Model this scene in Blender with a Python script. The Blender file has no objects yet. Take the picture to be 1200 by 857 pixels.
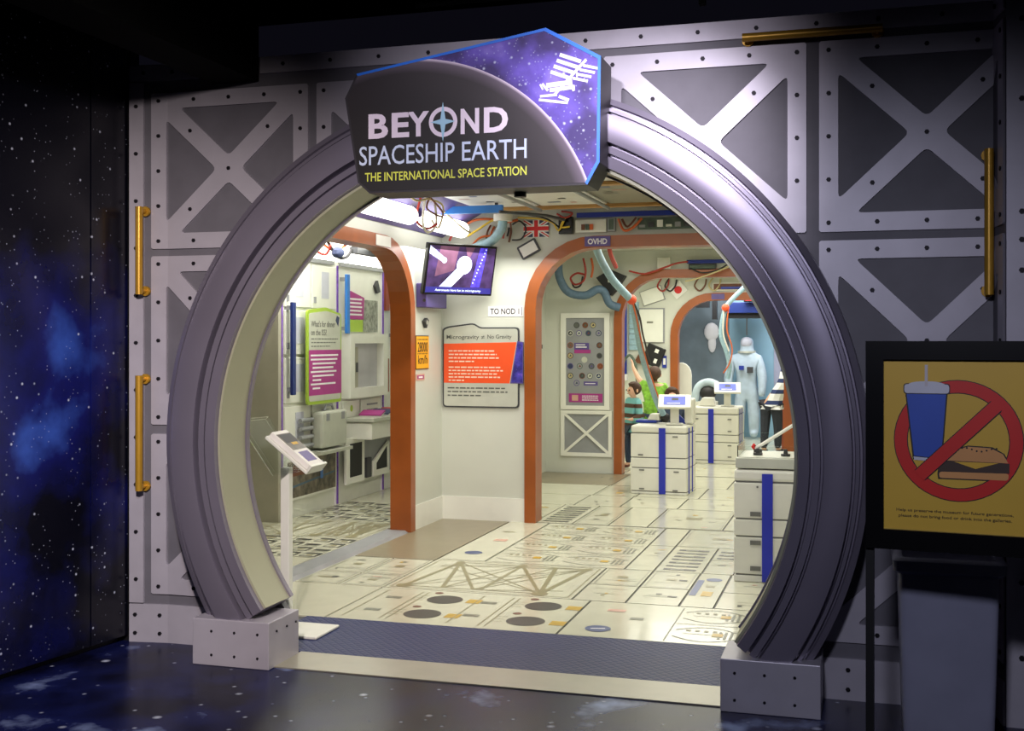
import bpy, bmesh, math, random
from mathutils import Vector, Matrix
random.seed(7)
S = bpy.context.scene
C = S.collection
PI = math.pi
R = math.radians

# ------------------------------------------------------------------ camera
cam_d = bpy.data.cameras.new('camera'); cam = bpy.data.objects.new('camera', cam_d); C.objects.link(cam)
cam.location = (1.7178, -5.3093, 1.65)
cam.rotation_euler = (PI/2, 0, 0.29)
cam_d.sensor_width = 36; cam_d.lens = 1371/1200*36
cam_d.shift_y = -(428.5-399.16)/1200
cam_d.clip_start = 0.05; cam_d.clip_end = 100
S.camera = cam
# ------------------------------------------------------------------ world, exposure
w = bpy.data.worlds.new('world'); S.world = w; w.use_nodes = True
w.node_tree.nodes['Background'].inputs[0].default_value = (0.35, 0.33, 0.6, 1)
w.node_tree.nodes['Background'].inputs[1].default_value = 0.008
S.view_settings.view_transform = 'Standard'; S.view_settings.look = 'None'
S.view_settings.gamma = 1; S.view_settings.use_curve_mapping = False
S.view_settings.exposure = 0.0

def aim(o, target):
    o.rotation_euler = (Vector(target)-o.location).to_track_quat('-Z', 'Y').to_euler()
def area(loc, target, sx, sy, power, col=(1, .97, .88)):
    l = bpy.data.lights.new('area_light', 'AREA'); l.shape = 'RECTANGLE'; l.size = sx; l.size_y = sy
    l.energy = power; l.color = col
    o = bpy.data.objects.new('area_light', l); C.objects.link(o); o.location = loc; aim(o, target); return o
def spot(loc, target, power, ang, blend=.5, col=(1, 1, 1), r=.05):
    l = bpy.data.lights.new('spot_light', 'SPOT'); l.energy = power; l.spot_size = R(ang); l.spot_blend = blend
    l.color = col; l.shadow_soft_size = r
    o = bpy.data.objects.new('spot_light', l); C.objects.link(o); o.location = loc; aim(o, target); return o
WARM = (1, .975, .86)
# unseen area lights added under the module ceilings to brighten the station
area((0.2, 2.4, 2.72), (0.2, 2.4, 0), 2.2, 2.6, 54, WARM)
area((0, 6.9, 2.62), (0, 6.9, 0), 2.4, 2.6, 72, WARM)
area((-.3, 10.9, 2.6), (-.3, 10.9, 0), 2.4, 2.6, 92, WARM)
area((-2.75, 4.3, 2.5), (-2.9, 4.3, 0), .7, 4.0, 72, (1, .99, .93))
area((.2, 14.0, 2.7), (-.2, 14.8, .6), 2.4, .6, 75, (.97, .98, 1))
# exhibition spots in the dark hall in front of the gateway
spot((.5, -4.4, 3.3), (.32, .0, 2.65), 480, 34, 1, (.95, .88, 1), .12)
spot((1.1, -1.6, 3.34), (.66, .1, 2.4), 205, 52, 1, (.94, .87, 1), .05)
spot((.6, -4.2, 3.25), (-2.0, .2, .8), 1000, 52, .9, (1, .87, .84), .08)
spot((1.35, -5.2, 3.2), (1.85, .1, .7), 300, 48, 1, (.80, .81, 1), .15)
spot((.2, -3.4, 3.3), (-2.3, -.5, .8), 170, 36, .9, (.8, .85, 1), .1)

# ------------------------------------------------------------------ materials
def lin(c):
    c /= 255.
    return c/12.92 if c <= .04045 else ((c+.055)/1.055)**2.4
def rgb(c): return (lin(c[0]), lin(c[1]), lin(c[2]), 1)
MATS = {}
def mat(name, col, rough=.5, metal=0, var=.06, scale=7, bump=0, emit=0, trans=0, coat=0):
    if name in MATS: return MATS[name]
    m = bpy.data.materials.new(name); m.use_nodes = True; MATS[name] = m
    nt = m.node_tree; N = nt.nodes; L = nt.links; b = N['Principled BSDF']
    b.inputs['Roughness'].default_value = rough; b.inputs['Metallic'].default_value = metal
    b.inputs['Coat Weight'].default_value = coat
    if trans: b.inputs['Transmission Weight'].default_value = trans
    c = rgb(col)
    tc = N.new('ShaderNodeNewGeometry'); no = N.new('ShaderNodeTexNoise'); no.inputs['Scale'].default_value = scale
    no.inputs['Detail'].default_value = 3
    L.new(tc.outputs['Position'], no.inputs['Vector'])
    rp = N.new('ShaderNodeValToRGB'); L.new(no.outputs['Fac'], rp.inputs['Fac'])
    rp.color_ramp.elements[0].position = .3; rp.color_ramp.elements[1].position = .7
    rp.color_ramp.elements[0].color = tuple(min(1, x*(1-var)) for x in c[:3])+(1,)
    rp.color_ramp.elements[1].color = tuple(min(1, x*(1+var)) for x in c[:3])+(1,)
    L.new(rp.outputs['Color'], b.inputs['Base Color'])
    if emit:
        L.new(rp.outputs['Color'], b.inputs['Emission Color']); b.inputs['Emission Strength'].default_value = emit
    if bump:
        n2 = N.new('ShaderNodeTexNoise'); n2.inputs['Scale'].default_value = 60
        L.new(tc.outputs['Position'], n2.inputs['Vector'])
        bp = N.new('ShaderNodeBump'); bp.inputs['Strength'].default_value = bump; bp.inputs['Distance'].default_value = .004
        L.new(n2.outputs['Fac'], bp.inputs['Height']); L.new(bp.outputs['Normal'], b.inputs['Normal'])
    if name.startswith('black_ceiling') or name == 'black_duct': b.inputs['Specular IOR Level'].default_value = .05
    return m
def galaxy(name, dark, blue, light, rough, starscale, blob, dens=.5, coat=0, fade=None, spec=.5, sr0=1.0):
    """printed star field: nebula from two noises, stars from two voronoi cells"""
    m = bpy.data.materials.new(name); m.use_nodes = True; nt = m.node_tree; N = nt.nodes; L = nt.links
    b = N['Principled BSDF']; b.inputs['Roughness'].default_value = rough; b.inputs['Coat Weight'].default_value = coat
    b.inputs['Specular IOR Level'].default_value = spec
    g = N.new('ShaderNodeNewGeometry')
    no = N.new('ShaderNodeTexNoise'); no.inputs['Scale'].default_value = blob; no.inputs['Detail'].default_value = 6
    L.new(g.outputs['Position'], no.inputs['Vector'])
    rp = N.new('ShaderNodeValToRGB'); e = rp.color_ramp.elements; fac = no.outputs['Fac']
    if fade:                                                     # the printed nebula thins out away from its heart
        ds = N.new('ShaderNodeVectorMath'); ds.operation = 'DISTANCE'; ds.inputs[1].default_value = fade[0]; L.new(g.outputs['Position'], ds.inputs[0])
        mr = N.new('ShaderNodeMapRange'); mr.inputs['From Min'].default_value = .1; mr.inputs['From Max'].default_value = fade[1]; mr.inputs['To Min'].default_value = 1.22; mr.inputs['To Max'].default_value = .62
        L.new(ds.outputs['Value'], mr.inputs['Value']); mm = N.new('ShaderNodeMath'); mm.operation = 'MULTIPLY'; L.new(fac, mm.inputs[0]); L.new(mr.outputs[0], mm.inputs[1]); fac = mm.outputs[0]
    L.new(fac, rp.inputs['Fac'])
    e[0].position = .42; e[0].color = rgb(dark); e[1].position = .80; e[1].color = rgb(light)
    k = e.new(.60); k.color = rgb(blue)
    prev = rp.outputs['Color']
    for sc, r0, gain in ((starscale, .07, 1.0), (starscale*2.6, .09, .55)):
        v = N.new('ShaderNodeTexVoronoi'); v.inputs['Scale'].default_value = sc; L.new(g.outputs['Position'], v.inputs['Vector'])
        sr = N.new('ShaderNodeValToRGB'); L.new(v.outputs['Distance'], sr.inputs['Fac'])
        sr.color_ramp.elements[0].color = (gain, gain, gain, 1); sr.color_ramp.elements[1].color = (0, 0, 0, 1)
        sr.color_ramp.elements[1].position = r0*1.6*sr0
        # only some cells carry a star
        sp = N.new('ShaderNodeSeparateColor'); L.new(v.outputs['Color'], sp.inputs['Color'])
        gt = N.new('ShaderNodeMath'); gt.operation = 'GREATER_THAN'; gt.inputs[1].default_value = 1-dens
        L.new(sp.outputs['Red'], gt.inputs[0])
        mu = N.new('ShaderNodeMath'); mu.operation = 'MULTIPLY'; L.new(sr.outputs['Color'], mu.inputs[0]); L.new(gt.outputs[0], mu.inputs[1])
        mx = N.new('ShaderNodeMix'); mx.data_type = 'RGBA'; L.new(mu.outputs[0], mx.inputs['Factor'])
        L.new(prev, mx.inputs['A']); mx.inputs['B'].default_value = (.75, .82, 1, 1); prev = mx.outputs['Result']
    L.new(prev, b.inputs['Base Color']); return m
def bands(name, stops, period, offset=0, rough=.8):
    """cloth with horizontal bands woven in"""
    m = bpy.data.materials.new(name); m.use_nodes = True; nt = m.node_tree; N = nt.nodes; L = nt.links
    b = N['Principled BSDF']; b.inputs['Roughness'].default_value = rough
    g = N.new('ShaderNodeNewGeometry'); s = N.new('ShaderNodeSeparateXYZ'); L.new(g.outputs['Position'], s.inputs[0])
    a = N.new('ShaderNodeMath'); a.operation = 'MULTIPLY_ADD'; a.inputs[1].default_value = 1/period; a.inputs[2].default_value = offset
    L.new(s.outputs['Z'], a.inputs[0])
    fr = N.new('ShaderNodeMath'); fr.operation = 'FRACT'; L.new(a.outputs[0], fr.inputs[0])
    rp = N.new('ShaderNodeValToRGB'); rp.color_ramp.interpolation = 'CONSTANT'; L.new(fr.outputs[0], rp.inputs['Fac'])
    e = rp.color_ramp.elements; e[0].position = 0; e[0].color = rgb(stops[0][1]); e[1].position = stops[1][0]; e[1].color = rgb(stops[1][1])
    for p, c in stops[2:]:
        k = e.new(p); k.color = rgb(c)
    L.new(rp.outputs['Color'], b.inputs['Base Color']); return m

M = dict(
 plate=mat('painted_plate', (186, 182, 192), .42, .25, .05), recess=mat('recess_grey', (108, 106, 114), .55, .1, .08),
 bolt=mat('dark_bolt', (34, 32, 38), .5, .6), ring=mat('ring_metallic_paint', (138, 132, 148), .34, .55, .05, 3),
 lining=mat('cream_lining', (168, 168, 142), .4, .15, .05, 2), gold=mat('gold_rail', (196, 150, 48), .35, .35),
 black=mat('black_paint', (14, 14, 16), .5), blackgloss=mat('black_gloss', (12, 12, 14), .22),
 ceil=mat('black_ceiling', (7, 8, 7), .9), duct=mat('black_duct', (12, 13, 12), .8),
 strip=mat('brushed_threshold', (164, 160, 144), .34, .4, .05), 
 wall=mat('cream_wall', (208, 210, 198), .45, 0, .03, 2), white=mat('white_enamel', (232, 233, 222), .35, 0, .03),
 trimw=mat('white_trim', (236, 236, 226), .4, 0, .02), beige=mat('beige_wall', (170, 166, 148), .5, 0, .05),
 orange=mat('orange_wood_trim', (156, 82, 32), .34, 0, .12, 4, coat=.1),
 tile=mat('cream_floor_print', (218, 217, 194), .17, 0, .04, 5, coat=.1), joint=mat('dark_floor_joint', (38, 38, 35), .45),
 brown=mat('taupe_floor', (146, 136, 112), .28, 0, .05), grey=mat('grey_paint', (146, 148, 150), .4), dgrey=mat('dark_grey', (62, 63, 66), .45),
 ink=mat('grey_ink', (126, 128, 112), .3, 0, .15, 20), inkd=mat('dark_ink', (50, 50, 45), .35, 0, .15, 20), inko=mat('olive_ink', (146, 140, 106), .3, 0, .1),
 goldink=mat('gold_ink', (200, 164, 50), .3), blueink=mat('blue_ink', (58, 76, 130), .3), pinkink=mat('pink_ink', (214, 168, 150), .3),
 cart=mat('cart_white', (226, 225, 214), .35, 0, .03), line=mat('seam_grey', (118, 118, 112), .5), strap=mat('blue_strap', (34, 46, 176), .5),
 clip=mat('latch_grey', (112, 112, 108), .45), screen=mat('tablet_screen', (70, 84, 176), .2, emit=.5),
 purple=mat('purple_panel', (92, 78, 142), .45, 0, .1), led=mat('purple_strip', (116, 70, 176), .4, 0, .3, 30),
 lamp=mat('lamp_diffuser', (255, 253, 244), .4, 0, 0, emit=4.2), navy=mat('navy_rail', (26, 46, 110), .4), blue=mat('bright_blue_rail', (52, 128, 214), .4),
 blued=mat('deep_blue_rail', (30, 52, 150), .4),
 hose=mat('pale_blue_hose', (150, 182, 194), .5, 0, .12, 30), hosed=mat('slate_blue_hose', (84, 108, 128), .55, 0, .12, 30),
 clipo=mat('orange_clip', (232, 84, 44), .4),
 cr=mat('red_cable', (176, 58, 48), .5), cw=mat('white_cable', (226, 222, 208), .5), cy=mat('yellow_cable', (222, 188, 60), .5), ck=mat('black_cable', (36, 34, 36), .5),
 co=mat('orange_cable', (206, 98, 40), .5), cb=mat('brown_cable', (112, 66, 42), .5), ct=mat('tan_cable', (190, 176, 130), .5), cbl=mat('blue_cable', (74, 120, 190), .5),
 poster_y=mat('poster_yellow', (206, 168, 56), .5, 0, .02), red=mat('sign_red', (200, 30, 24), .5), cup=mat('cup_blue', (44, 80, 178), .5), lid=mat('lid_grey', (196, 198, 210), .5),
 bun=mat('bun_tan', (206, 148, 88), .5), patty=mat('patty_brown', (62, 44, 34), .5), cheese=mat('cheese_yellow', (214, 170, 50), .5), straw=mat('straw_grey', (190, 184, 190), .5),
 bin=mat('grey_plastic', (132, 134, 154), .38), printk=mat('print_black', (26, 24, 24), .5),
 silver=mat('brushed_silver', (198, 200, 186), .35, .15, .06), ora=mat('panel_orange', (244, 88, 40), .45, 0, .03), inklt=mat('print_cream', (252, 214, 190), .5), inkg=mat('print_grey', (96, 98, 92), .5),
 yel=mat('sign_amber', (246, 176, 36), .5, 0, .02), mag=mat('print_magenta', (168, 52, 132), .45), lime=mat('print_lime', (162, 192, 60), .45), prw=mat('print_white', (236, 234, 236), .5),
 flagr=mat('flag_red', (216, 44, 44), .6), flagb=mat('flag_blue', (52, 62, 96), .6), flagw=mat('flag_white', (240, 238, 232), .6),
 ply=mat('green_panel', (84, 100, 88), .6, 0, .2, 40), batten=mat('tan_batten', (188, 142, 80), .5), greyc=mat('grey_ceiling_panel', (150, 148, 128), .4, .1),
 lettw=mat('sign_white', (240, 226, 240), .5), lettb=mat('sign_pale_blue', (206, 220, 244), .5), letty=mat('sign_lime', (222, 228, 84), .5), rimb=mat('sign_rim_blue', (44, 124, 240), .4),
 star=mat('compass_blue', (170, 214, 236), .4), case=mat('sign_case', (44, 41, 46), .5),
 mural=mat('slate_mural', (108, 122, 130), .6, 0, .25, 2), muralb=mat('pale_blue_mural', (146, 186, 208), .6, 0, .06, 2), murall=mat('lavender_mural', (168, 170, 192), .6, 0, .05),
 suit=mat('suit_fabric', (184, 202, 214), .7, 0, .10, 9), rust=mat('rust_panel', (150, 72, 44), .5, 0, .06),
 skin=mat('skin', (226, 178, 150), .55, 0, .04), hair=mat('brown_hair', (74, 50, 36), .7, 0, .2, 60), jean=mat('dark_jeans', (44, 56, 78), .8, 0, .1, 40),
 shoe=mat('brown_shoe', (104, 54, 40), .6), greenshirt=mat('lime_camouflage', (136, 192, 66), .8, 0, .35, 22), coat=mat('dark_coat', (38, 42, 52), .8, 0, .15, 20), eye=mat('dark_eye', (30, 26, 26), .3),
 paper=mat('paper_white', (238, 236, 230), .6), photo=mat('photo_collage', (104, 96, 82), .4, 0, .75, 14), photob=mat('photo_grey', (140, 144, 132), .4, 0, .55, 24),
 acryl=mat('clear_acrylic', (245, 248, 246), .05, 0, 0, trans=1), steel=mat('brushed_steel', (180, 180, 182), .3, .8), winview=mat('frosted_pane', (186, 184, 190), .3, 0, .08, 3),
 tvp=mat('video_violet', (60, 42, 84), .3, 0, .7, 9, emit=.45), tvw=mat('video_pale', (206, 220, 250), .3, 0, 0, emit=.95), tvb=mat('video_blue', (72, 58, 200), .3, 0, .5, 30, emit=.9),
 tvc=mat('video_caption_bar', (48, 44, 130), .3, emit=.5), tvr=mat('video_mauve', (108, 72, 96), .3, 0, .3, 8, emit=.5), redl=mat('red_lamp', (240, 60, 70), .4, emit=1.2),
)
M['acryl'].node_tree.nodes['Principled BSDF'].inputs['IOR'].default_value = 1.06
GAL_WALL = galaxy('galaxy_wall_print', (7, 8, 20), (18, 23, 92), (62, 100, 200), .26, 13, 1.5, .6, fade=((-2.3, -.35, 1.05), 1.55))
GAL_FLOOR = galaxy('galaxy_floor_print', (8, 9, 30), (20, 26, 72), (170, 190, 240), .26, 4.2, 2.3, .6, spec=.10)
GAL_SIGN = galaxy('galaxy_sign_print', (56, 38, 108), (104, 82, 192), (170, 152, 235), .5, 20, 4, .9, sr0=1.5)
GAL_SMALL = galaxy('galaxy_small_print', (44, 36, 120), (80, 70, 190), (190, 110, 200), .5, 60, 12, .4)
STRIPE = bands('striped_knit', ((0, (120, 186, 188)), (.58, (86, 60, 46))), .125, .30)
NAVYW = bands('navy_white_stripes', ((0, (232, 232, 232)), (.62, (44, 58, 104))), .16, .1)
# mat with a raised diamond grid
def diamond():
    m = mat('diamond_rubber', (34, 44, 96), .42, 0, .05)
    m.node_tree.nodes['Principled BSDF'].inputs['Specular IOR Level'].default_value = .2
    N = m.node_tree.nodes; L = m.node_tree.links
    g = N.new('ShaderNodeNewGeometry'); mp = N.new('ShaderNodeMapping'); mp.inputs['Rotation'].default_value = (0, 0, R(45))
    L.new(g.outputs['Position'], mp.inputs['Vector'])
    ch = N.new('ShaderNodeTexBrick'); ch.inputs['Scale'].default_value = 1; ch.inputs['Brick Width'].default_value = .04; ch.inputs['Row Height'].default_value = .04
    ch.inputs['Mortar Size'].default_value = .009; ch.inputs['Mortar Smooth'].default_value = .6; ch.offset = 0
    L.new(mp.outputs['Vector'], ch.inputs['Vector'])
    bp = N.new('ShaderNodeBump'); bp.inputs['Strength'].default_value = .6; bp.inputs['Distance'].default_value = .006; bp.invert = True
    L.new(ch.outputs['Fac'], bp.inputs['Height']); L.new(bp.outputs['Normal'], N['Principled BSDF'].inputs['Normal'])
    return m
M['diamond'] = diamond()

# ------------------------------------------------------------------ mesh helpers
W = {}
def wloc(o): return W.get(o.name, Vector((0, 0, 0))) if o else Vector((0, 0, 0))
def tag(o, label=None, cat=None, group=None, kind=None):
    if label: o['label'] = label
    if cat: o['category'] = cat
    if group: o['group'] = group
    if kind: o['kind'] = kind
    return o
def thing(name, label, cat, loc, group=None):
    o = bpy.data.objects.new(name, None); C.objects.link(o); o.empty_display_size = .1
    o.location = loc; W[o.name] = Vector(loc); return tag(o, label, cat, group)
class MB:
    def __init__(s, m): s.v = []; s.f = []; s.fm = []; s.ms = [m]; s.c = 0
    def m(s, m):
        if m not in s.ms: s.ms.append(m)
        s.c = s.ms.index(m); return s
    def add(s, v, f):
        b = len(s.v); s.v += [Vector(p) for p in v]
        for q in f: s.f.append([b+i for i in q]); s.fm.append(s.c)
        return s
    def box(s, x0, y0, z0, x1, y1, z1):
        return s.add([(x0,y0,z0),(x1,y0,z0),(x1,y1,z0),(x0,y1,z0),(x0,y0,z1),(x1,y0,z1),(x1,y1,z1),(x0,y1,z1)],
                     [(3,2,1,0),(4,5,6,7),(0,1,5,4),(1,2,6,5),(2,3,7,6),(3,0,4,7)])
    def prism(s, pts, plane, a, b):
        n = len(pts); ar = sum(pts[i][0]*pts[(i+1)%n][1]-pts[(i+1)%n][0]*pts[i][1] for i in range(n))
        if ar < 0: pts = pts[::-1]
        mp = {'XZ': lambda p, t: (p[0], t, p[1]), 'YZ': lambda p, t: (t, p[0], p[1]), 'XY': lambda p, t: (p[0], p[1], t)}[plane]
        v = [mp(p, a) for p in pts]+[mp(p, b) for p in pts]
        return s.add(v, [tuple(range(n))[::-1], tuple(range(n, 2*n))]+[(i, (i+1) % n, n+(i+1) % n, n+i) for i in range(n)])
    def cyl(s, p0, p1, r, n=10, r1=None):
        p0 = Vector(p0); p1 = Vector(p1); q = (p1-p0).to_track_quat('Z', 'Y'); r1 = r if r1 is None else r1
        v = [p0+q @ Vector((r*math.cos(t), r*math.sin(t), 0)) for t in [2*PI*i/n for i in range(n)]]
        v += [p1+q @ Vector((r1*math.cos(t), r1*math.sin(t), 0)) for t in [2*PI*i/n for i in range(n)]]
        return s.add(v, [tuple(range(n))[::-1], tuple(range(n, 2*n))]+[(i, (i+1) % n, n+(i+1) % n, n+i) for i in range(n)])
    def tube(s, pts, r, n=7, smooth=5):
        P = [Vector(p) for p in pts]
        if smooth > 1 and len(P) > 2:
            Q = []
            for i in range(len(P)-1):
                a, b, c, d = P[max(i-1, 0)], P[i], P[i+1], P[min(i+2, len(P)-1)]
                for k in range(smooth):
                    t = k/smooth
                    Q.append(.5*((2*b)+(c-a)*t+(2*a-5*b+4*c-d)*t*t+(3*b-a-3*c+d)*t**3))
            P = Q+[P[-1]]
        v = []; f = []; up = None
        for i, p in enumerate(P):
            d = (P[min(i+1, len(P)-1)]-P[max(i-1, 0)]).normalized()
            if up is None: up = Vector((0, 0, 1)) if abs(d.z) < .9 else Vector((1, 0, 0))
            a = d.cross(up).normalized(); up = a.cross(d).normalized()
            v += [p+a*r*math.cos(2*PI*k/n)+up*r*math.sin(2*PI*k/n) for k in range(n)]
        for i in range(len(P)-1):
            f += [(i*n+k, i*n+(k+1) % n, (i+1)*n+(k+1) % n, (i+1)*n+k) for k in range(n)]
        f += [tuple(range(n))[::-1], tuple(range((len(P)-1)*n, len(P)*n))]
        return s.add(v, f)
    def ball(s, c, r, n=10, sc=(1, 1, 1)):
        v = [(0, 0, -1)]; f = []; k = n//2
        for i in range(1, k):
            a = PI*i/k-PI/2
            v += [(math.cos(a)*math.cos(2*PI*j/n), math.cos(a)*math.sin(2*PI*j/n), math.sin(a)) for j in range(n)]
        v.append((0, 0, 1)); t = len(v)-1
        f += [(0, 1+(j+1) % n, 1+j) for j in range(n)]
        for i in range(k-2): f += [(1+i*n+j, 1+i*n+(j+1) % n, 1+(i+1)*n+(j+1) % n, 1+(i+1)*n+j) for j in range(n)]
        f += [(1+(k-2)*n+j, 1+(k-2)*n+(j+1) % n, t) for j in range(n)]
        return s.add([(c[0]+r*p[0]*sc[0], c[1]+r*p[1]*sc[1], c[2]+r*p[2]*sc[2]) for p in v], f)
    def xf(s, Mx): s.v = [Mx @ p for p in s.v]; return s
    def build(s, name, parent=None, smooth=False, bevel=0, bend=False, label=None, origin=None):
        me = bpy.data.meshes.new(name)
        if parent is None and origin is None:
            xs = [p.x for p in s.v]; ys = [p.y for p in s.v]; zs = [p.z for p in s.v]
            o0 = Vector(((min(xs)+max(xs))/2, (min(ys)+max(ys))/2, min(zs)))
        elif parent is None: o0 = Vector(origin)
        else: o0 = wloc(parent)
        me.from_pydata([p-o0 for p in s.v], [], s.f)
        for m in s.ms: me.materials.append(m)
        me.polygons.foreach_set('material_index', s.fm)
        if bend:
            bm = bmesh.new(); bm.from_mesh(me)
            for x in (-1.905, 2.28):
                bmesh.ops.bisect_plane(bm, geom=bm.verts[:]+bm.edges[:]+bm.faces[:], plane_co=Vector((x, 0, 0))-o0, plane_no=(1, 0, 0))
            for vv in bm.verts:
                x = vv.co.x+o0.x
                if x < -1.905: vv.co.y -= (-1.905-x)*.16
                elif x > 2.28:
                    t = x-2.28; vv.co.x = 2.28+.148*t-o0.x+(vv.co.y+o0.y-.28)*.8; vv.co.y -= .989*t
            bm.to_mesh(me); bm.free()
        me.update()
        if smooth:
            me.polygons.foreach_set('use_smooth', [True]*len(me.polygons)); me.set_sharp_from_angle(angle=R(38))
        o = bpy.data.objects.new(name, me); C.objects.link(o)
        if parent: o.parent = parent; W[o.name] = W.get(parent.name, Vector((0, 0, 0)))
        else: o.location = o0; W[o.name] = o0
        if bevel:
            b = o.modifiers.new('bevel', 'BEVEL'); b.width = bevel; b.segments = 2; b.limit_method = 'ANGLE'; b.angle_limit = R(40)
        if label: o['label'] = label
        return o
def struct(mb, name, parent=None, **k):
    o = mb.build(name, parent, **k)
    if parent is None: o['kind'] = 'structure'
    return o
def solo(mb, name, label, cat, group=None, **k): return tag(mb.build(name, None, **k), label, cat, group)
def eval_mesh(o):
    bpy.context.view_layer.update()
    dg = bpy.context.evaluated_depsgraph_get(); me = bpy.data.meshes.new_from_object(o.evaluated_get(dg))
    v = [p.co.copy() for p in me.vertices]; f = [tuple(p.vertices) for p in me.polygons]
    bpy.data.meshes.remove(me); return v, f
def drop(o):
    d = o.data; bpy.data.objects.remove(o)
    (bpy.data.meshes if isinstance(d, bpy.types.Mesh) else bpy.data.curves).remove(d)
def fillet(pts, r, n=3):
    out = []; k = len(pts)
    for i in range(k):
        p = Vector(pts[i]); a = (Vector(pts[i-1])-p); b = (Vector(pts[(i+1) % k])-p); la, lb = a.length, b.length
        rr = min(r, la*.4, lb*.4); a = p+a.normalized()*rr; b = p+b.normalized()*rr
        for j in range(n+1):
            t = j/n; q = (1-t)**2*a+2*t*(1-t)*p+t*t*b; out.append((q.x, q.y))
    return out
def holed(outer, holes, depth):
    """outline with holes, extruded: verts (x,y,h) with h in 0..depth"""
    cu = bpy.data.curves.new('outline', 'CURVE'); cu.dimensions = '2D'; cu.fill_mode = 'BOTH'; cu.extrude = depth/2
    for pts in [outer]+holes:
        sp = cu.splines.new('POLY'); sp.points.add(len(pts)-1); sp.use_cyclic_u = True
        for q, p in zip(sp.points, pts): q.co = (p[0], p[1], 0, 1)
    o = bpy.data.objects.new('outline', cu); C.objects.link(o); v, f = eval_mesh(o); drop(o)
    return [Vector((p.x, p.y, p.z+depth/2)) for p in v], f
def cut(vf, cutter):
    """subtract a mesh; the cutter does not stay in the scene"""
    obs = []
    for v, f in (vf, (cutter.v, cutter.f)):
        me = bpy.data.meshes.new('cut'); me.from_pydata([tuple(p) for p in v], [], f); me.update()
        bm = bmesh.new(); bm.from_mesh(me); bmesh.ops.remove_doubles(bm, verts=bm.verts, dist=1e-5); bmesh.ops.recalc_face_normals(bm, faces=bm.faces); bm.to_mesh(me); bm.free()
        o = bpy.data.objects.new('cut', me); C.objects.link(o); obs.append(o)
    md = obs[0].modifiers.new('b', 'BOOLEAN'); md.operation = 'DIFFERENCE'; md.object = obs[1]; md.solver = 'EXACT'
    r = eval_mesh(obs[0]); drop(obs[0]); drop(obs[1]); return r
class Fr:
    """flat frame: origin, right, up; pt(x, y, h) with h out of the surface"""
    def __init__(s, o, u=(1, 0, 0), v=(0, 0, 1)):
        s.o = Vector(o); s.u = Vector(u).normalized(); s.v = Vector(v).normalized(); s.n = s.u.cross(s.v)
    def p(s, x, y, h=0): return s.o+s.u*x+s.v*y+s.n*h
class Print(MB):
    def __init__(s, fr, m): super().__init__(m); s.fr = fr
    def poly(s, pts, h=.001):
        s.k = getattr(s, 'k', 0)+1; h += s.k*6e-6      # overlapping inks never share one plane
        n = len(pts); ar = sum(pts[i][0]*pts[(i+1)%n][1]-pts[(i+1)%n][0]*pts[i][1] for i in range(n))
        if ar < 0: pts = pts[::-1]
        return s.add([s.fr.p(x, y, h) for x, y in pts], [tuple(range(n))])
    def rect(s, x0, y0, x1, y1, h=.001): return s.poly([(x0, y0), (x1, y0), (x1, y1), (x0, y1)], h)
    def disc(s, x, y, r, h=.001, n=20, ry=None):
        ry = ry or r; return s.poly([(x+r*math.cos(2*PI*i/n), y+ry*math.sin(2*PI*i/n)) for i in range(n)], h)
    def arc(s, x, y, r0, r1, a0, a1, h=.001, n=24):
        A = [R(a0+(a1-a0)*i/n) for i in range(n+1)]
        for i in range(n):
            s.poly([(x+r0*math.cos(A[i]), y+r0*math.sin(A[i])), (x+r1*math.cos(A[i]), y+r1*math.sin(A[i])),
                    (x+r1*math.cos(A[i+1]), y+r1*math.sin(A[i+1])), (x+r0*math.cos(A[i+1]), y+r0*math.sin(A[i+1]))], h)
        return s
    def line(s, x0, y0, x1, y1, w, h=.001):
        d = Vector((x1-x0, y1-y0)).normalized()*w/2; q = Vector((-d.y, d.x))
        return s.poly([(x0-q.x, y0-q.y), (x1-q.x, y1-q.y), (x1+q.x, y1+q.y), (x0+q.x, y0+q.y)], h)
    def slab(s, pts, h0, h1):
        n = len(pts); ar = sum(pts[i][0]*pts[(i+1)%n][1]-pts[(i+1)%n][0]*pts[i][1] for i in range(n))
        if ar < 0: pts = pts[::-1]
        v = [s.fr.p(x, y, h0) for x, y in pts]+[s.fr.p(x, y, h1) for x, y in pts]
        return s.add(v, [tuple(range(n))[::-1], tuple(range(n, 2*n))]+[(i, (i+1) % n, n+(i+1) % n, n+i) for i in range(n)])
    def rslab(s, x0, y0, x1, y1, h0, h1): return s.slab([(x0, y0), (x1, y0), (x1, y1), (x0, y1)], h0, h1)
    def greek(s, x0, x1, ytop, lines, lh, th, h=.001, seed=1, last=.5):
        """lines of print too small to read: word-long dashes"""
        rr = random.Random(seed)
        for i in range(lines):
            x = x0; xe = x0+(x1-x0)*(last if i == lines-1 else rr.uniform(.86, 1))
            while x < xe:
                wl = min(rr.uniform(.04, .11)*(x1-x0), xe-x); s.rect(x, ytop-i*lh-th, x+wl, ytop-i*lh, h); x += wl+.018*(x1-x0)
        return s
def rrect(x0, y0, x1, y1, r, n=4): return fillet([(x0, y0), (x1, y0), (x1, y1), (x0, y1)], r, n)
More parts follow.
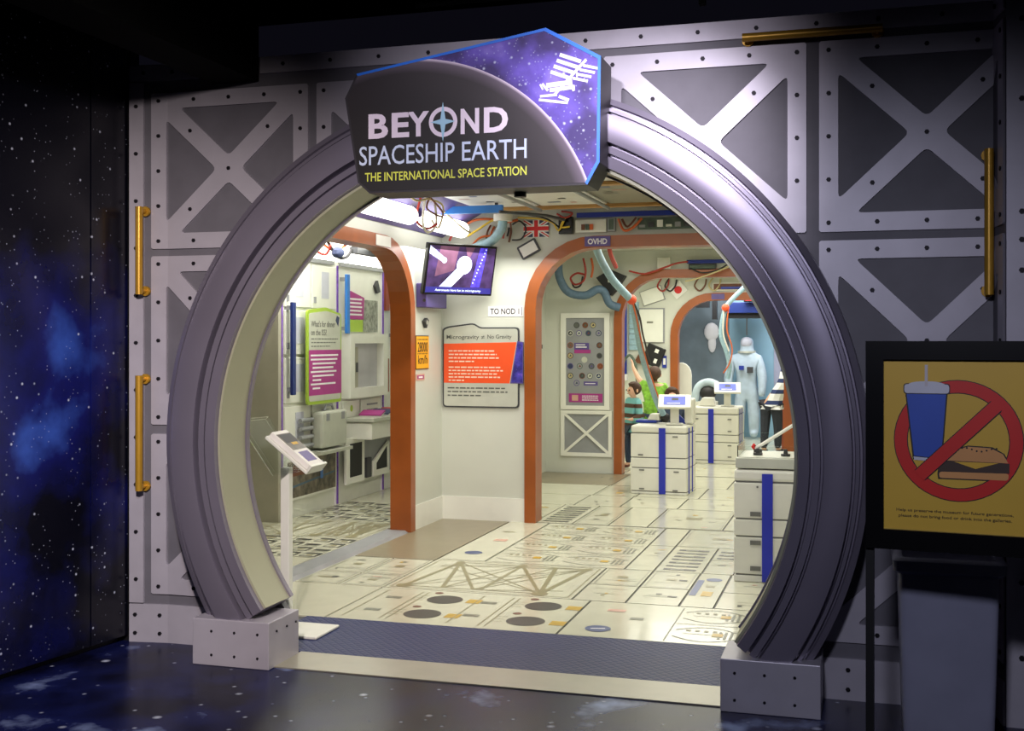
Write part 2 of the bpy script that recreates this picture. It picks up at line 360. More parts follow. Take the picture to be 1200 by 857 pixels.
def text(mb, s, x, y, cap, width=None, bold=0, h=.002, depth=.001):
    """letters laid into the frame of a Print (left baseline at x, y)"""
    cu = bpy.data.curves.new('letters', 'FONT'); cu.body = s; cu.offset = bold; cu.extrude = depth/2/max(cap/.7, 1e-4); cu.resolution_u = 3
    o = bpy.data.objects.new('letters', cu); C.objects.link(o); v, f = eval_mesh(o)
    cu.body = 'H'; vh, _ = eval_mesh(o); drop(o)
    ch = max(p.y for p in vh); x0 = min(p.x for p in v); x1 = max(p.x for p in v)
    sy = cap/ch; sx = width/(x1-x0) if width else sy
    mb.add([mb.fr.p(x+(p.x-x0)*sx, y+p.y*sy, h+depth/2+p.z*sy) for p in v], f); return mb

# ================================================================== SETTING: the dark hall
fl = struct(MB(GAL_FLOOR).box(-2.9, -8, -.06, 6.5, .0, 0).box(-2.9, 0, -.06, -1.12, .3, 0).box(1.12, 0, -.06, 6.5, .3, 0), 'floor', label='glossy dark floor printed with a galaxy of stars')
struct(MB(M['strip']).box(-1.12, 0, -.06, 1.12, .3, .006), 'trim_1', label='pale metal threshold strip across the gateway')
solo(MB(M['diamond']).box(-1.45, .302, -.0, 1.45, 1.035, .006), 'rubber_mat', 'dark blue rubber mat with raised diamond pattern inside the gateway', 'mat')
# hall ceiling with ducts
ce = struct(MB(M['ceil']).box(-3.2, -8, 3.42, 6.5, .6, 3.5), 'ceiling', label='black hall ceiling')
for x0, x1, z0 in ((-1.62, -1.352, 3.03), (-2.75, -2.5, 3.15)):
    MB(M['duct']).box(x0, -7, z0, x1, .268, 3.42).build('ceiling_beam', ce)
for y in (-.9, -2.2, -3.6): MB(M['duct']).box(-3.1, y, 3.30, 6, y+.12, 3.42).build('ceiling_beam', ce)
MB(M['duct']).tube([(-.4, .12, 3.33), (3.4, .12, 3.33)], .03, 8, 1).build('ceiling_pipe', ce, smooth=True)
MB(M['duct']).box(1.0, .1, 3.2, 1.03, .14, 3.36).build('pipe_hanger', ce)
# galaxy mural wall on the left
wl = struct(MB(M['black']).prism([(-2.19, .22), (-2.92, -4.7), (-3.05, -4.7), (-2.32, .26)], 'XY', 0, 3.42).box(-2.7, .25, 0, -2.128, .33, 3.42), 'wall_left', label='wall of large panels printed with a deep blue galaxy')  # second box is black filler added to block light leaking past the mural
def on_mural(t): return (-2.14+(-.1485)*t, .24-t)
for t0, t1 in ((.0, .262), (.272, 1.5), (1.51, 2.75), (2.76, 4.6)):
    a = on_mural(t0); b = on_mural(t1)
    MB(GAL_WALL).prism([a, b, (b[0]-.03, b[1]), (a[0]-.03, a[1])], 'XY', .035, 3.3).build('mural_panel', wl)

# ------------------------------------------------------------------ the gateway wall
RC = 1.123
def arcpts(r, a0, a1, n): return [(r*math.cos(R(a0+(a1-a0)*i/n)), RC+r*math.sin(R(a0+(a1-a0)*i/n))) for i in range(n+1)]
a_f = math.degrees(math.asin((.2-RC)/1.5))
outl = [(-2.127, 0), (-2.127, 3.16), (2.48, 3.16), (2.48, 0), (1.2, 0)]+arcpts(1.5, a_f, 180-a_f, 72)+[(-1.2, 0)]
v, f = holed(outl, [], .05)
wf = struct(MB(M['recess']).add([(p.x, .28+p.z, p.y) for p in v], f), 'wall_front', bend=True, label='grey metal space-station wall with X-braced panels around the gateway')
cutter = MB(M['recess']).cyl((0, 0, RC), (0, 1, RC), 1.62, 72)
def bolts_for(pts, y, parent, r=.011):
    b = MB(M['bolt'])
    for x, z in pts: b.cyl((x, y+.002, z), (x, y-.006, z), r, 6)
    b.build('bolt_heads', parent, bend=True)['kind'] = 'stuff'
def free(x, z): return math.hypot(x, z-RC) > 1.79 and x < 2.46
def brace_panel(x0, x1, z0, z1, b=.085, w=.10, y=.28, t=.012):
    cx, cz = (x0+x1)/2, (z0+z1)/2; wx, wz = x1-x0, z1-z0; ph = math.atan2(wz, wx); tn = math.tan(ph)
    o1 = w/2/math.cos(ph); hs = []
    for s in (1, -1):
        zt = cz+s*(wz/2-b); dx = ((wz/2-b)-o1)/tn
        hs.append(fillet([(cx, cz+s*o1), (cx+dx, zt), (cx-dx, zt)], .03))
        xt = cx+s*(wx/2-b); dz = (wx/2-b)*tn-o1
        hs.append(fillet([(cx+s*o1/tn, cz), (xt, cz+dz), (xt, cz-dz)], .03))
    vf = holed(fillet([(x0, z0), (x1, z0), (x1, z1), (x0, z1)], .008, 1), hs, t)
    vf = ([Vector((p.x, y-t+p.z, p.y)) for p in vf[0]], vf[1])
    if min(math.hypot(x, z-RC) for x in (x0, x1, max(x0, min(0, x1))) for z in (z0, z1, max(z0, min(RC, z1)))) < 1.63:
        vf = cut(vf, cutter)
    if not vf[0]: return
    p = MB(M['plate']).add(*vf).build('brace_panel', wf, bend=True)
    pts = []
    for i in range(5):
        q = i/4; e = b/2
        pts += [(x0+e+(wx-2*e)*q, z0+e), (x0+e+(wx-2*e)*q, z1-e)]
        if 0 < i < 4: pts += [(x0+e, z0+e+(wz-2*e)*q), (x1-e, z0+e+(wz-2*e)*q)]
    for q in (.25, .75): pts += [(x0+wx*q, z0+wz*q), (x0+wx*q, z1-wz*q)]
    pts.append((cx, cz))
    bolts_for([q for q in pts if free(*q)], y-t, p)
for x0, x1 in ((-2.0, -1.065), (-1.015, -.08), (-.03, .47), (.52, 1.475), (1.532, 2.47)):
    brace_panel(x0, x1, 2.15, 3.0 if x0 < 0 else 3.03)
for z0, z1 in ((1.19, 2.11), (.265, 1.14)):
    brace_panel(-2.0, -1.065, z0, z1); brace_panel(1.532, 2.47, z0, z1)
def band(x0, z0, x1, z1, n, along):
    vf = MB(M['plate']).box(x0, .268, z0, x1, .28, z1); q = vf
    p = q.build('edge_plate', wf, bend=True); pts = []
    for i in range(n):
        t = (i+.5)/n; pts.append((x0+(x1-x0)*t, (z0+z1)/2) if along == 'x' else ((x0+x1)/2, z0+(z1-z0)*t))
    bolts_for([c for c in pts if c[0] < 2.46], .268, p)
band(-1.345, 3.07, 2.475, 3.158, 14, 'x'); band(-2.125, 3.07, -1.63, 3.155, 3, 'x'); band(-2.125, .215, -2.045, 3.06, 11, 'z')
p = MB(M['plate']).box(-2.125, .268, .0, -1.58, .28, .208).build('base_plate', wf, bend=True)
bolts_for([(x, z) for x in (-2.09, -1.95, -1.72) for z in (.05, .15)], .268, p)
p = MB(M['plate']).box(1.55, .268, .0, 2.47, .28, .19).build('base_plate', wf, bend=True)
bolts_for([(x, z) for x in (1.66, 1.95, 2.2) for z in (.05, .14)], .268, p)
# right hand flange standing out from the wall
fr_ = struct(MB(M['plate']).box(2.312, .075, 0, 2.44, .30, 3.4), 'trim_2', label='pale bolted metal flange at the right edge of the gateway wall')
b = MB(M['bolt'])
for z in (.3, .62, 1.2, 1.62, 1.95, 2.08, 2.2, 2.68, 3.02): b.cyl((2.372, .08, z), (2.372, .067, z), .012, 6)
b.build('bolt_heads', fr_)['kind'] = 'stuff'
struct(MB(M['black']).prism([(2.44, .3), (2.44, .075), (3.0, -2.2), (3.1, -2.2)], 'XY', 0, 3.42), 'wall_right', label='black side wall at the right edge')
# gold handrails
def handrail(p, q, out, label, vert=True, r=.02):
    t = thing('handrail', label, 'handrail', p, None)
    P = Vector(p); Q = Vector(q); o = Vector((0, -out, 0)); d = (Q-P).normalized()
    MB(M['gold']).cyl(P+o, Q+o, r, 12).build('rail', t, smooth=True)
    for e in (P+d*.02, Q-d*.02):
        MB(M['gold']).cyl(e+Vector((0, .004, 0)), e+o, .013, 8).cyl(e+Vector((0, .004, 0)), e+Vector((0, -.012, 0)), .028, 10).build('bracket', t, smooth=True)
handrail((-2.03, .25, 1.90), (-2.03, .25, 2.375), .065, 'gold vertical handrail on the left wall edge, upper of two')
handrail((-2.03, .25, .835), (-2.03, .25, 1.46), .065, 'gold vertical handrail on the left wall edge, lower of two')
handrail((1.19, .268, 3.055), (1.81, .268, 3.055), .07, 'gold horizontal handrail high on the wall above the right panels')
handrail((2.255, .268, 1.85), (2.255, .268, 2.49), .07, 'gold vertical handrail beside the right flange')

# ------------------------------------------------------------------ ring gateway
ga = thing('ring_gateway', 'large lavender-grey stepped ring arch framing the station entrance', 'arch', (0, .1, 0))
def ring_part(name, prof, m, a0, a1, n=128, label=None):
    mb = MB(m); k = len(prof)
    for i in range(n+1):
        t = R(a0+(a1-a0)*i/n)
        for r, y in prof: mb.v.append(Vector((r*math.cos(t), y, RC+r*math.sin(t))))
    for i in range(n):
        for j in range(k):
            mb.f.append([i*k+j, i*k+(j+1) % k, (i+1)*k+(j+1) % k, (i+1)*k+j]); mb.fm.append(0)
    mb.f.append(list(range(k))); mb.fm.append(0); mb.f.append([n*k+j for j in range(k)][::-1]); mb.fm.append(0)
    bm = bmesh.new(); me = bpy.data.meshes.new('t'); me.from_pydata(mb.v, [], mb.f); bm.from_mesh(me)
    bmesh.ops.recalc_face_normals(bm, faces=bm.faces); bm.to_mesh(me); bm.free()
    mb.f = [list(p.vertices) for p in me.polygons]; bpy.data.meshes.remove(me)
    return mb.build(name, ga, smooth=True, label=label)
aL = 180+math.degrees(math.asin((RC-.2)/1.6)); aR = -math.degrees(math.asin((RC-.2)/1.6))
face = [(1.452, .278), (1.444, .02), (1.452, -.014), (1.500, -.022), (1.505, .030), (1.514, .030), (1.517, -.006), (1.546, -.010), (1.549, .022), (1.557, .022), (1.562, -.036), (1.62, -.046), (1.680, -.040),
        (1.685, .020), (1.693, .020), (1.697, -.004), (1.712, -.002), (1.716, .034), (1.724, .034), (1.730, .016), (1.756, .026), (1.76, .278)]
ring_part('ring', face, M['ring'], aR, aL)
ring_part('inner_lining', [(1.4515, .012), (1.434, .012), (1.434, .272), (1.4515, .272)], M['lining'], aR, aL, label='cream inner lining of the ring')
ring_part('back_lip', [(1.424, .27), (1.424, .30), (1.5, .30), (1.5, .27)], M['ring'], aR, aL)
for s in (-1, 1):
    b = MB(M['plate']).box(min(s*1.117, s*1.55), -.058, 0, max(s*1.117, s*1.55), .268, .236).build('base_block', ga, bevel=.004)
    q = MB(M['bolt'])
    for x in (1.18, 1.31, 1.44):
        for z in (.055, .175): q.cyl((s*x, -.055, z), (s*x, -.062, z), .007, 6)
    for y in (.02, .13, .23): q.cyl((s*1.118, y, .18), (s*1.111, y, .18), .006, 6)
    q.build('bolt_heads', b)['kind'] = 'stuff'

# ------------------------------------------------------------------ title sign
sg = thing('title_sign', 'eight-sided sign with planet and star field lettered BEYOND SPACESHIP EARTH over the arch', 'sign', (0, -.1, 2.346))
pts = [(-.578, 2.916), (.352, 3.064), (.606, 2.919), (.600, 2.446), (.544, 2.347), (-.512, 2.346), (-.572, 2.40), (-.638, 2.804)]
MB(M['case']).prism(pts, 'XZ', -.196, .03).build('case', sg)
MB(M['black']).prism([(x*.98, 2.7+(z-2.7)*.96) for x, z in pts], 'XZ', .025, .06).build('mounting', sg)
F = Fr((0, -.196, 0))
# planet disc (dark) with light limb, over the star field
pcx, pcz, pr_ = -.319, 2.047, .921
pl = bpy.data.materials.new('planet_print'); pl.use_nodes = True; N = pl.node_tree.nodes; L = pl.node_tree.links
g = N.new('ShaderNodeNewGeometry'); vm = N.new('ShaderNodeVectorMath'); vm.operation = 'SUBTRACT'; vm.inputs[1].default_value = (pcx, 0, pcz)
L.new(g.outputs['Position'], vm.inputs[0]); mu = N.new('ShaderNodeVectorMath'); mu.operation = 'MULTIPLY'; mu.inputs[1].default_value = (1, 0, 1)
L.new(vm.outputs[0], mu.inputs[0]); le = N.new('ShaderNodeVectorMath'); le.operation = 'LENGTH'; L.new(mu.outputs[0], le.inputs[0])
dv = N.new('ShaderNodeMath'); dv.operation = 'DIVIDE'; dv.inputs[1].default_value = pr_; L.new(le.outputs['Value'], dv.inputs[0])
rp = N.new('ShaderNodeValToRGB'); L.new(dv.outputs[0], rp.inputs['Fac']); e = rp.color_ramp.elements
e[0].position = 0; e[0].color = rgb((17, 15, 16)); e[1].position = 1; e[1].color = rgb((238, 222, 240))
for q, c in ((.55, (23, 20, 21)), (.80, (33, 28, 30)), (.93, (46, 40, 43)), (.984, (100, 88, 102))):
    k = e.new(q); k.color = rgb(c)
L.new(rp.outputs['Color'], N['Principled BSDF'].inputs['Base Color']); N['Principled BSDF'].inputs['Roughness'].default_value = .5
inner = [(-.572, 2.905), (.345, 3.05), (.592, 2.908), (.586, 2.452), (.534, 2.357), (-.507, 2.355), (-.562, 2.404), (-.626, 2.80)]
Print(F, GAL_SIGN).poly(inner, .001).build('star_field_print', sg)
disc = [(pcx+pr_*math.cos(R(a)), pcz+pr_*math.sin(R(a))) for a in range(0, 360, 3)]
def clip(poly, clipper):
    out = poly; n = len(clipper); ar = sum(clipper[i][0]*clipper[(i+1)%n][1]-clipper[(i+1)%n][0]*clipper[i][1] for i in range(n))
    if ar < 0: clipper = clipper[::-1]
    for i in range(n):
        a, b = clipper[i], clipper[(i+1) % n]; ins = out; out = []
        side = lambda p: (b[0]-a[0])*(p[1]-a[1])-(b[1]-a[1])*(p[0]-a[0])
        for j in range(len(ins)):
            p, q = ins[j-1], ins[j]; sp, sq = side(p), side(q)
            if sp*sq < 0: t = sp/(sp-sq); out.append((p[0]+(q[0]-p[0])*t, p[1]+(q[1]-p[1])*t))
            if sq >= 0: out.append(q)
    return out
Print(F, pl).poly(clip(disc, inner), .0022).build('planet_print', sg)
rim = Print(F, M['rimb'])
for i, j in ((0, 1), (1, 2), (2, 3), (3, 4)):
    rim.slab([pts[i], pts[j], inner[j], inner[i]], -.003, .004)
rim.build('blue_rim', sg)
t1 = Print(F, M['lettw'])
text(t1, 'B', -.516, 2.608, .112, .100, .03); text(t1, 'E', -.398, 2.608, .112, .088, .03); text(t1, 'Y', -.318, 2.608, .112, .108, .03)
text(t1, 'N', -.055, 2.608, .112, .090, .03); text(t1, 'D', .058, 2.608, .112, .116, .03)
t1.arc(-.141, 2.665, .050, .070, 0, 360, .003, 40)
t1.build('word_beyond', sg)
st = Print(F, M['star']); q = []
for i in range(8):
    r = (.092, .018)[i % 2] if i % 4 == 0 or i % 2 else .062; a = PI/2+i*PI/4; q.append((-.141+r*math.cos(a), 2.665+r*math.sin(a)))
st.poly(q, .0055).build('compass_star', sg)
t2 = Print(F, M['lettb']); text(t2, 'SPACESHIP', -.563, 2.480, .088, .478, .004); text(t2, 'EARTH', -.048, 2.480, .088, .310, .004); t2.build('words_spaceship_earth', sg)
t3 = Print(F, M['letty']); text(t3, 'THE INTERNATIONAL SPACE STATION', -.534, 2.403, .040, .796, .010); t3.build('words_the_international_space_station', sg)
# station emblem: solar arrays, truss, modules
ic = Print(F, M['prw']); ix, iz = .425, 2.83
def ipt(x, y): return (ix+x, iz+y)
for k in range(4):
    a, b = ipt(-.02-.014*k*1.0+.012, .108-.025*k), ipt(.09-.014*k, .070-.025*k); ic.line(*a, *b, .017, .0035)
    a, b = ipt(.100-.016*k, .052-.018*k), ipt(.170-.016*k, .034-.018*k); ic.line(*a, *b, .012, .0035)
ic.line(*ipt(.115, .078), *ipt(-.035, -.075), .013, .004)
for a, b, w_ in (((-.07, -.028), (.05, -.02), .022), ((-.055, -.05), (.062, -.042), .018), ((-.1, -.075), (-.02, -.072), .012), ((-.012, -.08), (.035, -.10), .014),
                ((-.09, -.018), (-.062, -.052), .012), ((.04, -.015), (.058, -.06), .012), ((-.105, -.09), (.03, -.112), .012), ((.07, .03), (.074, -.012), .006), ((-.1, -.02), (-.086, -.046), .008)):
    ic.line(*ipt(*a), *ipt(*b), w_, .004)
ic.build('station_emblem', sg)
MB(M['black']).cyl((.18, -.02, 2.36), (.18, -.02, 2.325), .03, 12).build('mounting_knob', sg, smooth=True)

# ================================================================== no-food stand and grey bin
ps = thing('sign_stand', 'black floor stand holding the yellow no food or drink notice', 'sign stand', (1.78, -.9, 0))
F = Fr((1.735, -.9, 0), (math.cos(R(-6.9)), math.sin(R(-6.9)), 0))
fo = Print(F, M['blackgloss']); vv, ff = holed([(0, .905), (.62, .905), (.62, 1.648), (0, 1.648)], [[(.062, .976), (.535, .976), (.535, 1.582), (.062, 1.582)]], .035)
fo.add([F.p(p.x, p.y, p.z-.02) for p in vv], ff).build('frame', ps)
b_ = Print(F, M['black']); b_.rslab(.01, .91, .61, 1.64, -.018, -.008).build('back_board', ps)
po = Print(F, M['black']); po.rslab(-.002, .0, .026, .92, -.03, -.005).build('post', ps)
po = Print(F, M['black']); po.rslab(.594, .0, .622, .92, -.03, -.005).build('post', ps)
bs = Print(F, M['black']); bs.rslab(-.02, 0, .66, .012, -.2, .16).build('base', ps)
F = Fr(F.p(.062, .976, -.004), F.u)
pw, ph_ = .473, .606
Print(F, M['poster_y']).rect(0, 0, pw, ph_, 0).build('poster_sheet', ps)
pg = Print(F, M['printk']); cx_, cy_ = .247, .322
pg.arc(cx_, cy_, .166, .214, 0, 360, .0008, 48); pg.m(M['red']).arc(cx_, cy_, .169, .211, 0, 360, .0012, 48)
pg.m(M['printk']).line(cx_-.125, cy_-.125, cx_+.125, cy_+.125, .05, .0036); pg.m(M['red']).line(cx_-.128, cy_-.128, cx_+.128, cy_+.128, .044, .004)
pg.build('prohibition_ring', ps)
cp = Print(F, M['printk']).poly([(.072, .488), (.214, .488), (.196, .245), (.098, .252)], .0018)
cp.m(M['cup']).poly([(.077, .484), (.209, .484), (.192, .258), (.102, .265)], .0022); cp.m(M['lid']).poly([(.100, .262), (.193, .255), (.192, .246), (.102, .250)], .0024)
cp.m(M['printk']).poly(rrect(.066, .484, .222, .522, .012), .0024); cp.m(M['lid']).poly(rrect(.069, .487, .219, .519, .011), .0027)
cp.disc(.144, .517, .062, .0029, 20, .013); cp.m(M['straw']).rect(.138, .512, .148, .588, .0032)
cp.build('cup_print', ps)
bg = Print(F, M['printk']).poly([(.182, .186), (.402, .186), (.418, .206), (.414, .250), (.398, .282), (.36, .304), (.28, .307), (.215, .286), (.186, .250), (.180, .205)], .0016)
bg.m(M['bun']).poly([(.190, .252), (.410, .250), (.394, .280), (.355, .300), (.28, .303), (.220, .283)], .002)
bg.poly(fillet([(.186, .190), (.410, .190), (.412, .214), (.186, .212)], .012), .002)
bg.m(M['patty']).rect(.184, .214, .414, .249, .0022); bg.m(M['cheese']).poly([(.235, .249), (.38, .249), (.305, .226)], .0025)
bg.m(M['printk'])
for k in range(9): bg.disc(.245+.016*k, .293+.006*math.sin(k), .0035, .0026, 6)
bg.build('burger_print', ps)
tx = Print(F, M['printk']); text(tx, 'Help us preserve the museum for future generations,', .042, .066, .0098, .385, .008, .001, .0006)
text(tx, 'please do not bring food or drink into the galleries.', .050, .046, .0098, .372, .008, .001, .0006); tx.build('notice_lettering', ps)
tb = thing('litter_bin', 'tall grey square plastic bin behind the yellow notice', 'bin', (2.04, -.32, 0))
def sq(cx, cy, h, z, r=.03): return [(x, y, z) for x, y in rrect(cx-h, cy-h, cx+h, cy+h, r)]
def loft(mb, rings):
    n = len(rings[0])
    for q in rings: mb.v += [Vector(p) for p in q]
    for i in range(len(rings)-1):
        for k in range(n): mb.f.append([i*n+k, i*n+(k+1) % n, (i+1)*n+(k+1) % n, (i+1)*n+k]); mb.fm.append(0)
    mb.f.append(list(range(n))[::-1]); mb.f.append([(len(rings)-1)*n+k for k in range(n)]); mb.fm += [0, 0]; return mb
bx, by = 2.045, -.30
loft(MB(M['bin']), [sq(bx, by, .165, 0), sq(bx, by, .186, .76)]).build('body', tb, smooth=True)
loft(MB(M['bin']), [sq(bx, by, .188, .735), sq(bx, by, .206, .75), sq(bx, by, .210, .79), sq(bx, by, .195, .80), sq(bx, by, .17, .80), sq(bx, by, .16, .77)]).build('rim', tb, smooth=True)

# ================================================================== STATION SHELL
F1, F2, F3, F4 = 4.90, 8.90, 13.0, 15.0
fb = struct(MB(M['joint']).box(-5, 1.03, -.06, 2.3, 15.4, -.004).box(-5, .32, -.06, -1.46, 1.03, -.004).box(1.46, .32, -.06, 2.3, 1.03, -.004), 'floor', label='station floor of cream printed panels with dark joints')
LOGS = []
def icons(p, x0, y0, x1, y1, seed):
    rr = random.Random(seed)
    for k in range(max(2, int((x1-x0)*(y1-y0)*9))):
        x = rr.uniform(x0+.06, x1-.1); y = rr.uniform(y0+.06, y1-.08); c = rr.choice(('ink', 'inko', 'ink', 'pinkink', 'goldink', 'inkd'))
        p.m(M[c]).rect(x, y, x+rr.uniform(.02, .07), y+rr.uniform(.02, .05))
    p.m(M['ink'])
    for k in range(2):
        x = rr.uniform(x0+.05, x1-.2); y = rr.uniform(y0+.1, y1-.1); p.line(x, y, min(x+rr.uniform(.1, .4), x1-.04), y, .006)
def frame_ln(p, x0, y0, x1, y1, w, m):
    p.m(M[m]); p.line(x0, y0, x1, y0, w); p.line(x0, y1, x1, y1, w); p.line(x0, y0, x0, y1, w); p.line(x1, y0, x1, y1, w)
def log(p, x0, y0, x1, y1):
    """a stowage bag drawn as a lens with grey ends and a gold tag"""
    cy = (y0+y1)/2; hy = (y1-y0)/2*.86; n = 10
    p.m(M['ink'])
    for s in (1, -1):
        for k in range(n):
            a, b = k/n, (k+1)/n; fn = lambda t: cy+s*hy*(.45+.55*math.sin(PI*t))
            p.line(x0+(x1-x0)*a, fn(a), x0+(x1-x0)*b, fn(b), .010)
    p.m(M['inko']); p.line(x0+.05, cy, x1-.1, cy, .007)
    for k in range(3): p.m(M['ink']).rect(x1-.10+.032*k, cy-hy*.5, x1-.085+.032*k, cy+hy*.5)
    for k in range(4): p.m(M['inko']).rect(x0+.06+.05*k, cy+hy*.35, x0+.085+.05*k, cy+hy*.55)
    p.m(M['goldink']).rect((x0+x1)/2+.04, cy-.035, (x0+x1)/2+.10, cy+.035, .0015)
cnt = [0]
def fpanel(x0, x1, y0, y1, kind='icons', m=None):
    g = .008; x0 += g; x1 -= g; y0 += g; y1 -= g; cnt[0] += 1
    o = MB(m or M['tile']).box(x0, y0, -.006, x1, y1, .004).build('floor_panel', fb)
    p = Print(Fr((0, 0, .0045), (1, 0, 0), (0, 1, 0)), M['ink']); wx, wy = x1-x0, y1-y0
    if kind == 'none': return
    if kind == 'icons': icons(p, x0, y0, x1, y1, cnt[0])
    if kind == 'quad':
        frame_ln(p, x0+.02, y0+.02, x1-.02, y1-.02, .006, 'ink'); p.m(M['inko']).rect(x0+wx*.4, y0+wy*.45, x0+wx*.62, y0+wy*.56); icons(p, x0, y0, x1, y1, cnt[0]+90)
    if kind == 'discs':
        for fx in (.37, .83):
            for fy in (.27, .73):
                cx, cy = x0+wx*fx, y0+wy*fy
                p.m(M['inkd']).disc(cx, cy, .115, .001, 28); p.m(M['goldink']).rect(cx+.15, cy-.05, cx+.24, cy+.05); p.m(M['cb']).disc(cx-.10, cy+.17, .028, .001, 12)
                for k in range(3): p.m(M['inko']).line(cx-.2, cy-.05+.06*k, cx-.13, cy-.05+.06*k, .006)
        for fx in (.05, .22, .25, .52, .66, .69): p.m(M['inko']).line(x0+wx*fx, y0+.06, x0+wx*fx, y1-.06, .008)
        for fx, fy in ((.13, .3), (.13, .7), (.58, .32), (.58, .72)): p.m(M['ink']).rect(x0+wx*fx-.05, y0+wy*fy-.025, x0+wx*fx+.05, y0+wy*fy+.03)
    if kind == 'truss':
        frame_ln(p, x0+.03, y0+.03, x1-.03, y1-.03, .008, 'inko'); p.m(M['inko']); T, B = y1-.09, y0+.09
        px = lambda t: x0+.07+(wx-.14)*t
        nd = dict(A=(.03, B), B=(.12, T), C=(.54, T), D=(.97, T), E=(.46, B), F=(.86, B), G=(.76, T), H=(.27, B), I=(.50, B), J=(.97, B+.12), K=(.03, T-.15))
        for ab, w_ in (('AB', .05), ('BH', .045), ('BE', .04), ('IC', .04), ('CF', .04), ('GF', .05), ('DF', .06), ('BD', .02), ('AF', .02), ('AC', .014), ('HC', .02), ('HD', .014), ('KD', .016), ('ED', .02), ('KF', .016), ('BF', .02), ('KC', .014), ('EG', .016), ('IJ', .02), ('AD', .014)):
            a, b = nd[ab[0]], nd[ab[1]]; p.line(px(a[0]), a[1], px(b[0]), b[1], w_*.62)
        for k in 'AF': p.disc(px(nd[k][0]), nd[k][1], .055)
        for k in 'BCD': p.disc(px(nd[k][0]), nd[k][1], .035)
    if kind in ('logs', 'logs2'):
        a = x0+(wx*.42 if kind == 'logs2' else 0)
        nr = 2 if kind == 'logs2' else 4; nc = 2
        for r in range(nr):
            for c in range(nc):
                cw = (x1-a)/nc; ch = wy/nr; log(p, a+c*cw+.03, y0+r*ch+.03, a+(c+1)*cw-.03, y0+(r+1)*ch-.03)
        p.m(M['ink']); p.line(a, y0+.03, a, y1-.03, .006)
        for r in range(1, nr): p.line(a, y0+wy*r/nr, x1-.02, y0+wy*r/nr, .008)
        if kind == 'logs2':
            p.m(M['blueink']).disc(x0+.19, y0+.18, .075, .001, 20); p.m(M['prw']).line(x0+.15, y0+.17, x0+.23, y0+.19, .015, .0015)
            p.m(M['pinkink']).rect(x0+.15, y0+.62, x0+.26, y0+.68); p.m(M['ink']).rect(x0+.32, y0+.45, x0+.4, y0+.5)
    if kind == 'vents':
        n = max(3, int(wy/.14)); 
        for k in range(n):
            y = y0+.05+(wy-.1)*k/n; p.m(M['inkd']).rect(x0+wx*.14, y, x0+wx*.86, y+(wy-.1)/n*.45, .001); p.m(M['ink']).rect(x0+wx*.3, y+.008, x0+wx*.6, y+(wy-.1)/n*.3, .0015)
    if kind == 'windows':
        nx, ny = 3, max(2, int(wy/.20))
        for i in range(nx):
            for j in range(ny):
                cw, ch = wx/nx, wy/ny; a, b = x0+i*cw+.03, y0+j*ch+.03; u_, v_ = a+cw*.72, b+ch*.62
                if (i+j) % 3: p.m(M['inkd']); p.line(a, v_, u_, v_, .045); p.line(u_, b, u_, v_, .022); p.line(a, b, u_, b, .016); p.m(M['ink']); p.line(a, b, a, v_, .01); p.m(M['inko']).rect(a+cw*.2, b+ch*.2, a+cw*.48, b+ch*.42)
                else: p.m(M['inkd']); p.line(a, (b+v_)/2, u_, (b+v_)/2, .06); p.m(M['ink']); p.line(a, b, u_, b, .016)
    if kind == 'stripe':
        p.m(M['blueink']).rect(x0+.004, y0+.32, x0+.05, y0+.82); p.m(M['goldink']).rect(x0+.08, y0+.32, x0+.15, y0+.46); p.m(M['blueink']).disc(x0+.11, y1-.2, .055); p.m(M['inko']).rect(x0+.08, y0+.6, x0+.14, y0+.66)
    if kind == 'white2':
        p.m(M['blueink']).disc(x0+.17, y0+.3, .07); p.m(M['pinkink']).rect(x0+.15, y0+.85, x0+.26, y0+.95); p.m(M['inko']).rect(x0+.1, y0+1.3, x0+.2, y0+1.34)
    if p.f: p.build('panel_print', o)
for a in ((-2.0, -1.34, 1.04, 1.925, 'none'), (-1.34, .08, 1.04, 1.925, 'discs'), (.08, 1.5, 1.04, 1.925, 'logs2'), (1.5, 2.0, 1.04, 1.925, 'icons'),
          (-2.0, -1.67, 1.925, 2.33, 'quad'), (-1.67, -1.34, 1.925, 2.33, 'quad'), (-2.0, -1.67, 2.33, 2.92, 'quad'), (-1.67, -1.34, 2.33, 2.92, 'quad'),
          (-1.34, -.045, 1.925, 2.99, 'truss'), (-.045, .30, 1.925, 2.42, 'icons'), (-.045, .30, 2.42, 2.99, 'quad'), (.30, .635, 1.925, 2.42, 'icons'), (.30, .635, 2.42, 2.99, 'quad'),
          (.635, .85, 1.925, 2.99, 'stripe'), (.85, 1.3, 1.925, 2.4, 'icons'), (.85, 1.3, 2.4, 2.99, 'icons'), (1.3, 2.0, 1.925, 2.99, 'icons'),
          (-1.34, -.97, 2.99, 4.88, 'white2'), (-.97, .085, 2.99, 4.88, 'logs'), (.085, .30, 2.99, 4.02, 'icons'), (.085, .30, 4.02, 4.88, 'none'), (.30, .64, 2.99, 4.02, 'vents'),
          (.64, .86, 3.5, 4.02, 'vents'), (.64, .86, 2.99, 3.5, 'icons'), (.30, .9, 4.02, 4.88, 'quad'), (.86, 1.4, 2.99, 4.02, 'icons'), (1.4, 2.0, 2.99, 4.02, 'icons'), (.9, 2.0, 4.02, 4.88, 'quad')):
    fpanel(*a)
fpanel(-2.0, -1.34, 2.92, 4.88, 'none', M['brown'])
